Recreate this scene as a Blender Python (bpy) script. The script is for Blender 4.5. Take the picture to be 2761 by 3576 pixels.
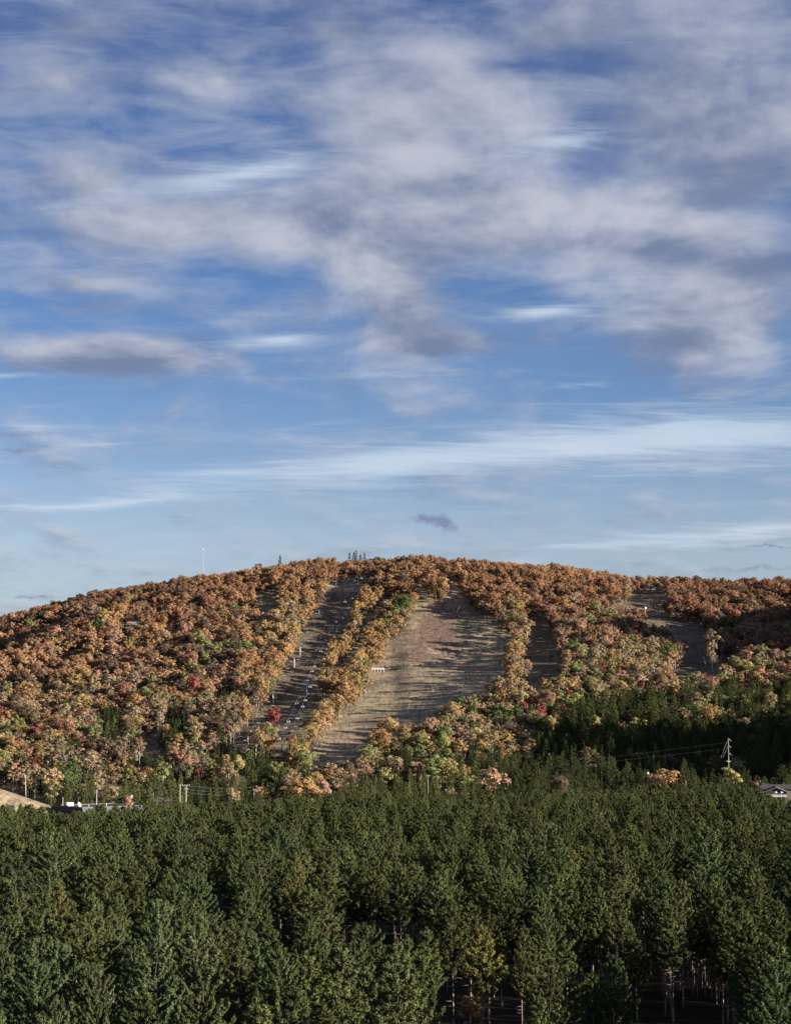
import bpy, math, random
import numpy as np
from mathutils import Vector, Matrix

for o in list(bpy.data.objects):
    bpy.data.objects.remove(o)
SC = bpy.context.scene
COL = SC.collection

# ------------------------------------------------------------------ camera
PW, PH, FOC, HOR = 2761.0, 3576.0, 6957.0, 2480.0       # photo size, focal length and horizon row in its pixels
PITCH = math.atan((HOR - PH / 2) / FOC)
cam_d = bpy.data.cameras.new("camera")
cam_d.sensor_fit = 'VERTICAL'
cam_d.sensor_height = 36.0
cam_d.lens = 36.0 * FOC / PH
cam_d.clip_start = 0.5
cam_d.clip_end = 40000
cam = bpy.data.objects.new("camera", cam_d)
COL.objects.link(cam)
cam.location = (0, 0, 0)
cam.rotation_euler = (math.pi / 2 + PITCH, 0, 0)
SC.camera = cam

SUN_AZ, SUN_EL = math.radians(110), math.radians(12.4)   # clockwise from +Y (view direction), height
sdir = Vector((math.sin(SUN_AZ) * math.cos(SUN_EL), math.cos(SUN_AZ) * math.cos(SUN_EL), math.sin(SUN_EL)))
sun_d = bpy.data.lights.new("sun", 'SUN')
sun_d.energy = 5.0
sun_d.angle = math.radians(0.5)
sun_d.color = (1.0, 0.90, 0.76)
sun = bpy.data.objects.new("sun", sun_d)
COL.objects.link(sun)
sun.rotation_euler = sdir.to_track_quat('Z', 'Y').to_euler()
sun.location = (300, -200, 200)

SC.view_settings.view_transform = 'Standard'
SC.view_settings.look = 'None'
SC.view_settings.exposure = 1.6
SC.view_settings.gamma = 1.0
SC.cycles.max_bounces = 4
SC.cycles.diffuse_bounces = 2
SC.cycles.transmission_bounces = 2


def ray(px, py):
    """slope of the sight line through a photo pixel: x/y and z/y"""
    h = np.asarray(px, float) - PW / 2
    v = PH / 2 - np.asarray(py, float)
    dy = math.cos(PITCH) * FOC - math.sin(PITCH) * v
    dz = math.sin(PITCH) * FOC + math.cos(PITCH) * v
    return h / dy, dz / dy


def proj(x, y, z):
    cy = math.cos(PITCH) * y + math.sin(PITCH) * z
    cz = -math.sin(PITCH) * y + math.cos(PITCH) * z
    return PW / 2 + FOC * x / cy, PH / 2 - FOC * cz / cy


# ------------------------------------------------------------------ sky (world)
world = bpy.data.worlds.new("World")
SC.world = world
world.use_nodes = True
NT = world.node_tree
NT.nodes.clear()


def N(tree, typ, **kw):
    n = tree.nodes.new(typ)
    for k, v in kw.items():
        setattr(n, k, v)
    return n


def LK(tree, a, b):
    tree.links.new(a, b)


def M(tree, op, a, b=None, c=None, clamp=False):
    n = tree.nodes.new('ShaderNodeMath')
    n.operation = op
    n.use_clamp = clamp
    for i, v in enumerate((a, b, c)):
        if v is None:
            continue
        if isinstance(v, (int, float)):
            n.inputs[i].default_value = v
        else:
            tree.links.new(v, n.inputs[i])
    return n.outputs[0]


def MR(tree, v, a, b, c=0.0, d=1.0, smooth=True):
    n = tree.nodes.new('ShaderNodeMapRange')
    n.interpolation_type = 'SMOOTHSTEP' if smooth else 'LINEAR'
    tree.links.new(v, n.inputs[0])
    for i, x in enumerate((a, b, c, d)):
        n.inputs[i + 1].default_value = x
    return n.outputs[0]


def NOISE(tree, vec, scale, detail=5, rough=0.55, dist=0.0, out='Fac'):
    n = tree.nodes.new('ShaderNodeTexNoise')
    tree.links.new(vec, n.inputs['Vector'])
    n.inputs['Scale'].default_value = scale
    n.inputs['Detail'].default_value = detail
    n.inputs['Roughness'].default_value = rough
    n.inputs['Distortion'].default_value = dist
    return n.outputs[out]


def COMB(tree, x, y, z=0.0):
    n = tree.nodes.new('ShaderNodeCombineXYZ')
    for i, v in enumerate((x, y, z)):
        if isinstance(v, (int, float)):
            n.inputs[i].default_value = v
        else:
            tree.links.new(v, n.inputs[i])
    return n.outputs[0]


def MIXC(tree, f, a, b, mode='MIX'):
    n = tree.nodes.new('ShaderNodeMix')
    n.data_type = 'RGBA'
    n.blend_type = mode
    for i, v in ((0, f), (6, a), (7, b)):
        if isinstance(v, (int, float)):
            n.inputs[i].default_value = v
        elif isinstance(v, (tuple, list)):
            n.inputs[i].default_value = (*v, 1.0)[:4]
        else:
            tree.links.new(v, n.inputs[i])
    return n.outputs[2]


def build_sky():
    t = NT
    tc = N(t, 'ShaderNodeTexCoord')
    sep = N(t, 'ShaderNodeSeparateXYZ')
    LK(t, tc.outputs['Generated'], sep.inputs[0])
    x, y, z = sep.outputs
    ay = M(t, 'MAXIMUM', M(t, 'ABSOLUTE', y), 0.02)
    u = M(t, 'DIVIDE', x, ay)
    tt = M(t, 'DIVIDE', z, ay)
    zz = M(t, 'ADD', M(t, 'MAXIMUM', z, 0.0), 0.11)
    # a flat cloud deck seen in perspective
    pl = COMB(t, M(t, 'DIVIDE', x, zz), M(t, 'DIVIDE', y, zz))
    ut = COMB(t, u, tt)
    # warp of the big shapes
    w = NOISE(t, pl, 1.6, 3, 0.5, out='Color')
    wv = N(t, 'ShaderNodeVectorMath', operation='SUBTRACT')
    LK(t, w, wv.inputs[0]); wv.inputs[1].default_value = (0.5, 0.5, 0.5)
    wm = N(t, 'ShaderNodeVectorMath', operation='MULTIPLY')
    LK(t, wv.outputs[0], wm.inputs[0]); wm.inputs[1].default_value = (0.07, 0.012, 0)
    wa = N(t, 'ShaderNodeVectorMath', operation='ADD')
    LK(t, ut, wa.inputs[0]); LK(t, wm.outputs[0], wa.inputs[1])
    P = wa.outputs[0]

    def field(blobs, base=0.0, P=P):
        acc = None
        for (bx, by, rx, ry, amp, rot) in blobs:
            cu, ct = ray(bx * 1.63762, by * 1.63762)
            mp = N(t, 'ShaderNodeMapping', vector_type='TEXTURE')
            LK(t, P, mp.inputs[0])
            mp.inputs['Location'].default_value = (float(cu), float(ct), 0)
            mp.inputs['Rotation'].default_value = (0, 0, math.radians(rot))
            mp.inputs['Scale'].default_value = (rx / 4248.0 * 1.35, ry / 4248.0 * 1.35, 1)
            g = N(t, 'ShaderNodeTexGradient', gradient_type='QUADRATIC_SPHERE')
            LK(t, mp.outputs[0], g.inputs[0])
            if acc is None:
                acc = M(t, 'MULTIPLY_ADD', g.outputs[1], amp, base)
            else:
                acc = M(t, 'MULTIPLY_ADD', g.outputs[1], amp, acc)
        return acc

    # ---- clear air: physical sky, tinted towards the photo's deep polarised blue overhead
    sky = N(t, 'ShaderNodeTexSky', sky_type='NISHITA')
    sky.sun_disc = False
    sky.sun_elevation = SUN_EL
    sky.sun_rotation = SUN_AZ
    sky.altitude = 300
    sky.air_density = 1.0
    sky.dust_density = 0.6
    sky.ozone_density = 2.0
    base = sky.outputs[0]
    rmp = N(t, 'ShaderNodeValToRGB')
    LK(t, M(t, 'MULTIPLY', tt, 2.5, clamp=True), rmp.inputs[0])
    cr = rmp.color_ramp
    stops = [(1270, 1.20, 1.23, 1.70), (1150, 1.30, 1.27, 1.62), (1000, 1.10, 1.13, 1.50),
             (850, .853, .997, 1.418), (650, .70, .88, 1.33), (500, .66, .83, 1.27),
             (300, .63, .79, 1.22), (0, .55, .66, 1.10)]
    for i, (yy, r, g, b) in enumerate(stops):
        pos = float(ray(PW / 2, yy * 1.63762)[1]) * 2.5
        e = cr.elements[i] if i < 2 else cr.elements.new(pos)
        e.position = pos
        e.color = (r / 1.7, g / 1.7, b / 1.7, 1)
    tn = N(t, 'ShaderNodeVectorMath', operation='SCALE')
    LK(t, rmp.outputs[0], tn.inputs[0]); tn.inputs['Scale'].default_value = 1.7
    base = MIXC(t, 1.0, base, tn.outputs[0], 'MULTIPLY')

    # ---- main deck of grey-white altocumulus
    f1 = field([(900, 250, 330, 250, 1.5, 0), (1450, 260, 420, 330, 1.5, 0), (760, 440, 520, 110, 1.1, 0),
                (220, 390, 330, 100, 0.9, 0), (850, 640, 150, 170, 2.0, 0), (900, 730, 240, 40, 1.6, 0), (800, 520, 260, 90, 1.2, 0), (1520, 650, 240, 190, 1.9, 0),
                (220, 752, 270, 55, 2.8, 0), (200, 610, 150, 30, 1.0, 0), (200, 665, 110, 22, 0.8, 0),
                (110, 170, 190, 90, 1.0, 0), (480, 170, 190, 80, 0.9, 0), (1180, 70, 170, 70, 0.9, 0),
                (300, 490, 460, 90, 1.2, 0), (1200, 480, 460, 120, 1.5, 0), (720, 60, 200, 70, 0.8, 0),
                (150, 60, 200, 50, 0.7, 0),
                (1110, 145, 160, 45, -0.7, 0), (420, 265, 330, 35, -0.8, 0), (480, 600, 190, 70, -1.0, 0),
                (60, 650, 120, 60, -0.6, 0), (400, 60, 90, 60, -0.5, 0), (1130, 620, 150, 70, -0.8, 0),
                ], 0.0)
    pl2 = N(t, 'ShaderNodeMapping'); LK(t, pl, pl2.inputs[0])
    pl2.inputs['Scale'].default_value = (1.0, 0.62, 1)
    pl2.inputs['Rotation'].default_value = (0, 0, math.radians(12))
    n1 = NOISE(t, pl2.outputs[0], 3.6, 10, 0.56, 0.3)
    n1b = NOISE(t, pl2.outputs[0], 14.0, 7, 0.58, 0.2)
    # the same billows a little nearer the sun: what lies between shades the cloud
    po = N(t, 'ShaderNodeMapping'); LK(t, pl2.outputs[0], po.inputs[0]); po.inputs['Location'].default_value = (0.055, -0.045, 0)
    n1o = NOISE(t, po.outputs[0], 3.6, 5, 0.56, 0.3)
    n1s = NOISE(t, pl2.outputs[0], 3.6, 5, 0.56, 0.3)
    nn = M(t, 'ADD', M(t, 'MULTIPLY', n1, 0.72), M(t, 'MULTIPLY', n1b, 0.28))
    d1 = M(t, 'ADD', f1, M(t, 'MULTIPLY', M(t, 'SUBTRACT', nn, 0.5), 3.4))
    a1 = MR(t, d1, -0.35, 1.05, 0.0, 0.90)
    # thin veil with a fine combed texture over the upper sky
    vm = N(t, 'ShaderNodeMapping'); LK(t, pl, vm.inputs[0])
    vm.inputs['Rotation'].default_value = (0, 0, math.radians(-24)); vm.inputs['Scale'].default_value = (1.0, 1.35, 1)
    nv = NOISE(t, vm.outputs[0], 7.0, 9, 0.60, 0.35)
    av = M(t, 'MULTIPLY', MR(t, nv, 0.36, 0.74, 0.0, 0.62), MR(t, tt, 0.16, 0.24))
    base = MIXC(t, av, base, CL_VEIL)
    # lit tops and grey-violet undersides
    fd = field([(230, 778, 230, 38, 2.6, 0), (1600, 375, 190, 75, 1.6, 10), (1640, 555, 170, 50, 1.8, 0),
                (1450, 735, 200, 70, 1.7, 0), (880, 750, 190, 40, 1.6, 0), (1380, 530, 200, 40, 1.0, 0), (1430, 540, 200, 50, 0.5, 0),
                (1300, 250, 160, 60, 0.4, 0), (1680, 120, 70, 90, 0.9, 0),
                (920, 200, 180, 170, -0.7, 0), (240, 715, 150, 22, -0.9, 0), (860, 580, 90, 90, -0.6, 0),
                (1450, 400, 140, 50, -0.7, 0), (940, 340, 160, 60, -0.5, 0), (1600, 620, 140, 30, -0.6, 0),
                ], 0.0)
    n2 = NOISE(t, pl2.outputs[0], 3.0, 6, 0.55, 0.4)
    sh = M(t, 'ADD', fd, M(t, 'MULTIPLY', M(t, 'SUBTRACT', n2, 0.5), 2.0))
    sh = M(t, 'ADD', sh, M(t, 'MULTIPLY', M(t, 'SUBTRACT', n1o, n1s), 6.0))
    shade = MR(t, M(t, 'ADD', sh, M(t, 'MULTIPLY', M(t, 'SUBTRACT', n1b, 0.5), 1.0)), -1.3, 1.25)
    c1 = MIXC(t, shade, CL_LIT, CL_SHADE)
    base = MIXC(t, a1, base, c1)

    # ---- high white streaks
    f3 = field([(520, 375, 400, 46, 1.9, 9), (1190, 310, 170, 46, 1.7, 8), (1150, 660, 200, 30, 2.3, 6),
                (560, 725, 150, 26, 2.0, 6), (1450, 935, 600, 84, 2.7, 4), (850, 990, 560, 60, 2.3, 5),
                (420, 1020, 330, 24, 0.9, 5), (170, 1070, 440, 24, 2.0, 4), (1480, 1000, 330, 26, 1.0, 3),
                (1560, 1130, 420, 34, 1.8, 5), (1300, 1165, 520, 22, 1.1, 2), (60, 915, 200, 14, 1.1, 0),
                (180, 955, 260, 12, 0.9, 6), (650, 905, 260, 10, 0.8, 4), (830, 795, 330, 12, 1.0, 0),
                (1260, 830, 200, 12, 0.9, 3), (40, 805, 120, 12, 1.2, 4), (430, 1135, 180, 8, 0.5, 5),
                (100, 440, 200, 26, 0.7, 5)], 0.0)
    st = N(t, 'ShaderNodeMapping'); LK(t, pl, st.inputs[0])
    st.inputs['Rotation'].default_value = (0, 0, math.radians(-28))
    st.inputs['Scale'].default_value = (0.6, 2.2, 1)
    n3 = NOISE(t, st.outputs[0], 5.5, 10, 0.66, 0.9)
    d3 = M(t, 'ADD', f3, M(t, 'MULTIPLY', M(t, 'SUBTRACT', n3, 0.5), 3.4))
    a3 = MR(t, d3, 0.05, 2.3, 0.0, 0.78)
    base = MIXC(t, a3, base, CL_STREAK)

    # ---- small low dark clouds
    w4 = NOISE(t, ut, 75.0, 5, 0.6, out='Color')
    q1 = N(t, 'ShaderNodeVectorMath', operation='SUBTRACT'); LK(t, w4, q1.inputs[0]); q1.inputs[1].default_value = (0.5, 0.5, 0.5)
    q2 = N(t, 'ShaderNodeVectorMath', operation='MULTIPLY'); LK(t, q1.outputs[0], q2.inputs[0]); q2.inputs[1].default_value = (0.030, 0.010, 0)
    q3 = N(t, 'ShaderNodeVectorMath', operation='ADD'); LK(t, ut, q3.inputs[0]); LK(t, q2.outputs[0], q3.inputs[1])
    q4 = N(t, 'ShaderNodeMapping'); LK(t, q3.outputs[0], q4.inputs[0]); q4.inputs['Scale'].default_value = (1.0, 2.2, 1); q4.inputs['Rotation'].default_value = (0, 0, .25)
    n4 = NOISE(t, q4.outputs[0], 120.0, 6, 0.62, 0.5)
    f4 = field([(944, 1117, 40, 20, 2.8, -18), (903, 1107, 42, 13, 2.0, 4), (1640, 1166, 120, 5, 1.6, 2),
                (80, 1274, 110, 7, 1.4, 0), (60, 925, 160, 14, 1.1, 0), (30, 965, 90, 11, 1.0, 0),
                (1620, 1212, 240, 12, 1.1, 2)], 0.0, q3.outputs[0])
    d4 = M(t, 'ADD', f4, M(t, 'MULTIPLY', M(t, 'SUBTRACT', n4, 0.5), 2.2))
    a4 = MR(t, d4, 0.15, 1.7, 0.0, 0.92)
    base = MIXC(t, a4, base, CL_DARK)

    bg = N(t, 'ShaderNodeBackground')
    dim = N(t, 'ShaderNodeVectorMath', operation='SCALE')     # polarised, slightly under-exposed sky
    LK(t, base, dim.inputs[0]); dim.inputs['Scale'].default_value = 0.66
    LK(t, dim.outputs[0], bg.inputs[0])
    bg.inputs[1].default_value = 0.05
    out = N(t, 'ShaderNodeOutputWorld')
    LK(t, bg.outputs[0], out.inputs[0])


CL_VEIL = (3.9, 4.5, 6.0)
CL_LIT = (5.5, 5.75, 6.6)
CL_SHADE = (1.85, 2.3, 3.6)
CL_STREAK = (6.2, 7.2, 8.4)
CL_DARK = (2.2, 2.7, 4.3)
build_sky()
world.cycles.sampling_method = 'MANUAL'
world.cycles.sample_map_resolution = 512

# ------------------------------------------------------------------ helpers for objects
rng = np.random.default_rng(11)
random.seed(11)


def tag(o, label=None, cat=None, group=None, kind=None):
    if label: o['label'] = label
    if cat: o['category'] = cat
    if group: o['group'] = group
    if kind: o['kind'] = kind
    return o


def link_mesh(name, verts, faces, mats, parent=None, midx=None, smooth=False):
    me = bpy.data.meshes.new(name)
    me.from_pydata([tuple(map(float, v)) for v in verts], [], [tuple(int(i) for i in f) for f in faces])
    for m in (mats if isinstance(mats, (list, tuple)) else [mats]):
        me.materials.append(m)
    if midx is not None:
        me.polygons.foreach_set('material_index', np.asarray(midx, dtype=np.int32))
    if smooth:
        me.polygons.foreach_set('use_smooth', np.ones(len(me.polygons), dtype=bool))
    me.update()
    o = bpy.data.objects.new(name, me)
    COL.objects.link(o)
    o.parent = parent
    return o


def empty(name, loc=(0, 0, 0), rz=0.0):
    o = bpy.data.objects.new(name, None)
    o.empty_display_size = 0.5
    COL.objects.link(o)
    o.location = loc
    o.rotation_euler = (0, 0, rz)
    return o


class MB:
    """collects simple solids into one mesh"""
    def __init__(s): s.v = []; s.f = []; s.m = []

    def add(s, vs, fs, mi=0):
        b = len(s.v)
        s.v += [tuple(v) for v in vs]
        s.f += [tuple(i + b for i in f) for f in fs]
        s.m += [mi] * len(fs)

    def box(s, c, d, rz=0.0, mi=0, R=None):
        hx, hy, hz = d[0] / 2, d[1] / 2, d[2] / 2
        Rm = R if R is not None else Matrix.Rotation(rz, 3, 'Z')
        vs = [Vector(c) + Rm @ Vector((sx * hx, sy * hy, sz * hz)) for sz in (-1, 1) for sy in (-1, 1) for sx in (-1, 1)]
        s.add(vs, [(0, 2, 3, 1), (4, 5, 7, 6), (0, 1, 5, 4), (2, 6, 7, 3), (0, 4, 6, 2), (1, 3, 7, 5)], mi)

    def tube(s, a, b, r0, r1=None, n=6, mi=0, caps=True):
        a, b = Vector(a), Vector(b)
        r1 = r0 if r1 is None else r1
        d = (b - a)
        if d.length < 1e-6: return
        q = d.to_track_quat('Z', 'Y').to_matrix()
        vs = []
        for p, r in ((a, r0), (b, r1)):
            for i in range(n):
                an = 2 * math.pi * i / n
                vs.append(p + q @ Vector((math.cos(an) * r, math.sin(an) * r, 0)))
        fs = [(i, (i + 1) % n, n + (i + 1) % n, n + i) for i in range(n)]
        if caps:
            fs += [tuple(range(n - 1, -1, -1)), tuple(range(n, 2 * n))]
        s.add(vs, fs, mi)

    def path(s, pts, r, n=5, mi=0):
        for i in range(len(pts) - 1):
            s.tube(pts[i], pts[i + 1], r if not isinstance(r, (list, tuple)) else r[i],
                   r if not isinstance(r, (list, tuple)) else r[i + 1], n, mi)

    def build(s, name, mats, parent=None, smooth=False):
        return link_mesh(name, s.v, s.f, mats, parent, s.m, smooth)


def mat(name, col, rough=0.8, metal=0.0, var=0.0, scale=1.0, bump=0.0):
    m = bpy.data.materials.new(name)
    m.use_nodes = True
    t = m.node_tree
    b = t.nodes['Principled BSDF']
    b.inputs['Roughness'].default_value = rough
    b.inputs['Metallic'].default_value = metal
    b.inputs['Specular IOR Level'].default_value = 0.3
    tc = t.nodes.new('ShaderNodeTexCoord')
    n = NOISE(t, tc.outputs['Object'], scale, 5, 0.6)
    f = MR(t, n, 0.25, 0.75, 1 - var, 1 + var)
    v = t.nodes.new('ShaderNodeVectorMath'); v.operation = 'SCALE'
    v.inputs[0].default_value = col
    t.links.new(f, v.inputs['Scale'])
    t.links.new(v.outputs[0], b.inputs['Base Color'])
    if bump:
        bp = t.nodes.new('ShaderNodeBump'); bp.inputs['Strength'].default_value = bump
        t.links.new(n, bp.inputs['Height']); t.links.new(bp.outputs[0], b.inputs['Normal'])
    return m


# ------------------------------------------------------------------ terrain
SK = np.array([(-300, 1400), (0, 1306), (100, 1281), (200, 1254), (300, 1238), (400, 1217), (500, 1203), (600, 1192), (680, 1191), (710, 1197),
               (780, 1197), (835, 1194), (870, 1185), (950, 1182), (1050, 1185), (1200, 1189), (1300, 1206),
               (1350, 1214), (1450, 1222), (1560, 1230), (1686, 1224), (1900, 1215), (2300, 1330)], float) * 1.63762
SKU, SKT = ray(SK[:, 0], SK[:, 1] + 52)
KY = np.array([-3000, -300, 0, 150, 300, 600, 850, 950, 1150, 1390, 1650, 1900, 2030, 2300, 3200, 5000, 30000], float)


def vnoise(x, y, s, seed):
    r = np.random.default_rng(seed)
    tab = r.random((64, 64))
    x = x / s; y = y / s
    xi = np.floor(x).astype(int); yi = np.floor(y).astype(int)
    fx = x - xi; fy = y - yi
    fx = fx * fx * (3 - 2 * fx); fy = fy * fy * (3 - 2 * fy)
    g = lambda a, b: tab[a % 64, b % 64]
    return ((g(xi, yi) * (1 - fx) + g(xi + 1, yi) * fx) * (1 - fy)
            + (g(xi, yi + 1) * (1 - fx) + g(xi + 1, yi + 1) * fx) * fy) - 0.5


def gauss(x, y, cx, cy, sx, sy, rot=0.0):
    c, s = math.cos(rot), math.sin(rot)
    dx, dy = x - cx, y - cy
    return np.exp(-0.5 * (((c * dx + s * dy) / sx) ** 2 + ((-s * dx + c * dy) / sy) ** 2))


def H(x, y):
    x = np.asarray(x, float); y = np.asarray(y, float)
    u = np.clip(x / np.maximum(y, 150.0), -0.33, 0.36)
    z2 = np.interp(u, SKU, SKT) * 1900.0
    zt = [np.full_like(u, v) for v in (-3.0, -3.0, -1.8, -46.0, -50.0, -50.5, -51.0, -50.0)]
    zt += [-22 + (z2 - 125) * 0.12, 16 + (z2 - 125) * 0.30, 70 + (z2 - 125) * 0.62, z2,
           z2 + 1.0, z2 * 0.75, -10 + 0 * u, -70 + 0 * u, -70 + 0 * u]
    zt = np.array(zt)
    # monotone-ish cubic through the knots
    d = (zt[1:] - zt[:-1]) / (KY[1:] - KY[:-1])[:, None].reshape((-1,) + (1,) * (zt.ndim - 1))
    m = np.zeros_like(zt)
    same = d[1:] * d[:-1] > 0
    m[1:-1] = np.where(same, 2 * d[1:] * d[:-1] / np.where(same, d[1:] + d[:-1], 1), 0)
    k = np.clip(np.searchsorted(KY, y, side='right') - 1, 0, len(KY) - 2)
    tk = lambda a: np.take_along_axis(a, k[None], 0)[0]
    h = (KY[k + 1] - KY[k])
    s = np.clip((y - KY[k]) / h, 0, 1)
    z0, z1, m0, m1 = tk(zt), np.take_along_axis(zt, k[None] + 1, 0)[0], tk(m), np.take_along_axis(m, k[None] + 1, 0)[0]
    z = (2 * s**3 - 3 * s**2 + 1) * z0 + (s**3 - 2 * s**2 + s) * h * m0 + (-2 * s**3 + 3 * s**2) * z1 + (s**3 - s**2) * h * m1
    # side fall-off far left and right of the hill
    hill = np.clip((y - 950) / 250, 0, 1) * np.clip((2500 - y) / 500, 0, 1)
    z = z + hill * (vnoise(x, y, 170, 1) * 16 + vnoise(x, y, 70, 2) * 5 + vnoise(x, y, 26, 3) * 1.8)
    z = z + np.clip((y - 200) / 100, 0, 1) * vnoise(x, y, 40, 4) * 1.0
    z = z + hill * (vnoise(x, y, 11, 5) * 0.55 + vnoise(x * 0.35, y, 6.5, 6) * 0.8)
    # grassy knoll at the lower left, wooded hill out of frame at the right
    # a spur running down the left part of the hill
    z = z + 17 * gauss(x, y, -212, 1640, 150, 26, math.radians(59)) + 8 * gauss(x, y, -120, 1330, 90, 20, math.radians(65))
    z = z + 25 * gauss(x, y, -206, 860, 42, 40)
    z = z + KN1 * gauss(x, y, 375, 1035, 70, 74) + KN2 * gauss(x, y, 440, 1490, 60, 80)
    return z


KN1, KN2 = 84.0, 92.0


def ground_at(px, py, y0=700.0, y1=2300.0):
    u, t = ray(px, py)
    u = np.atleast_1d(u).astype(float); t = np.atleast_1d(t).astype(float)
    Y = np.arange(y0, y1, 4.0)
    Z = H(u[:, None] * Y[None], np.repeat(Y[None], len(u), 0))
    hit = (t[:, None] * Y[None]) <= Z
    i = np.where(hit.any(1), hit.argmax(1), len(Y) - 1)
    i0 = np.maximum(i - 1, 0)
    a = t * Y[i0] - Z[np.arange(len(u)), i0]; b = t * Y[i] - Z[np.arange(len(u)), i]
    f = np.where(np.abs(a - b) > 1e-9, a / (a - b + 1e-12), 0.0)
    yy = Y[i0] + np.clip(f, 0, 1) * (Y[i] - Y[i0])
    return u * yy, yy, H(u * yy, yy)


def ga(px, py, **k):
    x, y, z = ground_at(px, py, **k)
    return Vector((float(x[0]), float(y[0]), float(z[0])))


# ---- open ground seen in the photo (ski runs), as outlines in photo pixels
def Z1(p): return [(x / 1.686, 1850 + y / 1.686) for x, y in p]
def Z2(p): return [(900 + x / 1.686, 1850 + y / 1.686) for x, y in p]
def Z3(p): return [(1761 + x / 1.686, 1850 + y / 1.686) for x, y in p]


RUNS = {
 'lift': Z2([(400,335),(440,292),(520,268),(640,268),(685,292),(655,310),(600,370),(562,400),(545,480),(530,560),(500,600),(468,640),
             (440,655),(412,690),(410,740),(390,790),(350,850),(338,900),(345,940),(388,970),(398,1000),(370,1040),(345,1080),
             (330,1112),(262,1130),(250,1180),(250,1200),(215,1200),(190,1240),(120,1330),(90,1340),(100,1300),(132,1200),(122,1160),
             (60,1170),(0,1170),(-20,1230),(-80,1290),(-140,1300),(-125,1240),(-100,1180),(-20,1120),(0,1070),(48,1020),(32,1000),
             (100,925),(130,880),(150,815),(190,765),(200,730),(240,680),(230,625),(300,562),(312,490),(342,470),(372,410),(412,360)]),
 'strip': Z2([(765,372),(800,372),(812,392),(745,440),(695,500),(655,560),(640,640),(592,690),(562,740),(530,790),(470,840),
              (430,872),(420,850),(470,790),(520,740),(548,690),(602,640),(622,560),(640,520),(700,440),(725,415)]),
 'big': Z2([(925,275),(950,330),(1000,372),(1060,412),(1122,392),(1112,300),(1122,275),(1178,290),(1192,335),(1210,425),(1290,475),
            (1370,505),(1420,555),(1440,585),(1488,620),(1498,690),(1442,730),(1442,830),(1450,880),(1392,902),(1350,960),
            (1310,992),(1220,1012),(1150,1075),(1080,1080),(1022,1135),(1000,1175),(900,1180),(860,1185),(830,1210),(700,1240),
            (650,1270),(600,1290),(590,1370),(500,1410),(420,1402),(340,1425),(280,1402),(290,1340),(330,1270),(372,1210),
            (402,1170),(450,1110),(500,1052),(562,1010),(640,960),(652,832),(672,790),(742,770),(762,700),(792,650),(862,580),
            (892,520),(942,430),(950,372),(920,312)]),
 'third': Z3([(135,495),(215,495),(225,530),(260,562),(290,620),(312,700),(302,770),(338,830),(310,880),(270,920),(200,935),(132,945),
              (125,900),(156,840),(112,760),(122,700),(152,660),(150,600),(125,525)]),
 'nook': Z3([(200,412),(330,380),(332,412),(220,432)]),
 'right': Z3([(742,338),(940,338),(945,400),(902,450),(940,490),(1100,512),(1190,562),(1182,620),(1172,700),(1190,800),(1258,822),
              (1272,742),(1340,732),(1358,780),(1310,822),(1270,850),(1230,868),(1180,888),(1100,898),(1050,893),(975,868),
              (992,800),(1042,780),(1052,700),(1012,662),(960,622),(902,600),(850,580),(820,540),(742,512),(742,480),(680,470),
              (620,470),(602,452),(700,430),(752,380)]),
 'green': Z1([(1502,362),(1612,352),(1630,420),(1640,480),(1590,522),(1542,580),(1502,560),(1540,470),(1500,420)]),
 'shelf': Z1([(700,572),(780,502),(880,470),(1000,450),(1110,432),(1180,420),(1010,470),(902,512),(830,552),(760,580)]),
 'glade': Z1([(342,750),(430,712),(500,702),(460,740),(372,772)]),
 'gap': Z1([(830,1172),(915,1172),(930,1240),(962,1330),(880,1362),(862,1280)]),
 'knoll': [(-60, 2718), (0, 2722), (60, 2740), (119, 2768), (208, 2808), (190, 2830), (-60, 2850)],
}
RUNP = {k: np.array(v) for k, v in RUNS.items()}


def inpoly(px, py, P):
    px = np.asarray(px, float); py = np.asarray(py, float)
    c = np.zeros(px.shape, bool)
    j = len(P) - 1
    for i in range(len(P)):
        xi, yi = P[i]; xj, yj = P[j]
        if yi != yj:
            k = ((yi > py) != (yj > py)) & (px < (xj - xi) * (py - yi) / (yj - yi) + xi)
            c ^= k
        j = i
    return c


# ---- the sheet of ground
def axis(segs):
    out = []
    for a, b, s in segs:
        out += list(np.arange(a, b, s))
    out.append(segs[-1][1])
    return np.array(out)


gx = axis([(-16000, -2000, 2000), (-2000, -600, 100), (-600, -440, 10), (-440, 440, 2.75), (440, 700, 10), (700, 2000, 100), (2000, 16000, 2000)])
gy = axis([(-3000, -200, 200), (-200, 820, 12), (820, 2100, 2.75), (2100, 3200, 50), (3200, 30000, 2000)])
GX, GY = np.meshgrid(gx, gy)
GZ = H(GX, GY)
nx, ny = len(gx), len(gy)
co = np.stack([GX.ravel(), GY.ravel(), GZ.ravel()], 1).astype(np.float32)
idx = np.arange(nx * ny).reshape(ny, nx)
quads = np.stack([idx[:-1, :-1], idx[:-1, 1:], idx[1:, 1:], idx[1:, :-1]], -1).reshape(-1, 4)
gm = bpy.data.meshes.new("ground")
gm.vertices.add(len(co)); gm.vertices.foreach_set('co', co.ravel())
gm.loops.add(quads.size); gm.loops.foreach_set('vertex_index', quads.ravel().astype(np.int32))
gm.polygons.add(len(quads))
gm.polygons.foreach_set('loop_start', np.arange(0, quads.size, 4, dtype=np.int32))
gm.polygons.foreach_set('loop_total', np.full(len(quads), 4, dtype=np.int32))
gm.polygons.foreach_set('use_smooth', np.ones(len(quads), dtype=bool))
gm.update()
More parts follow.
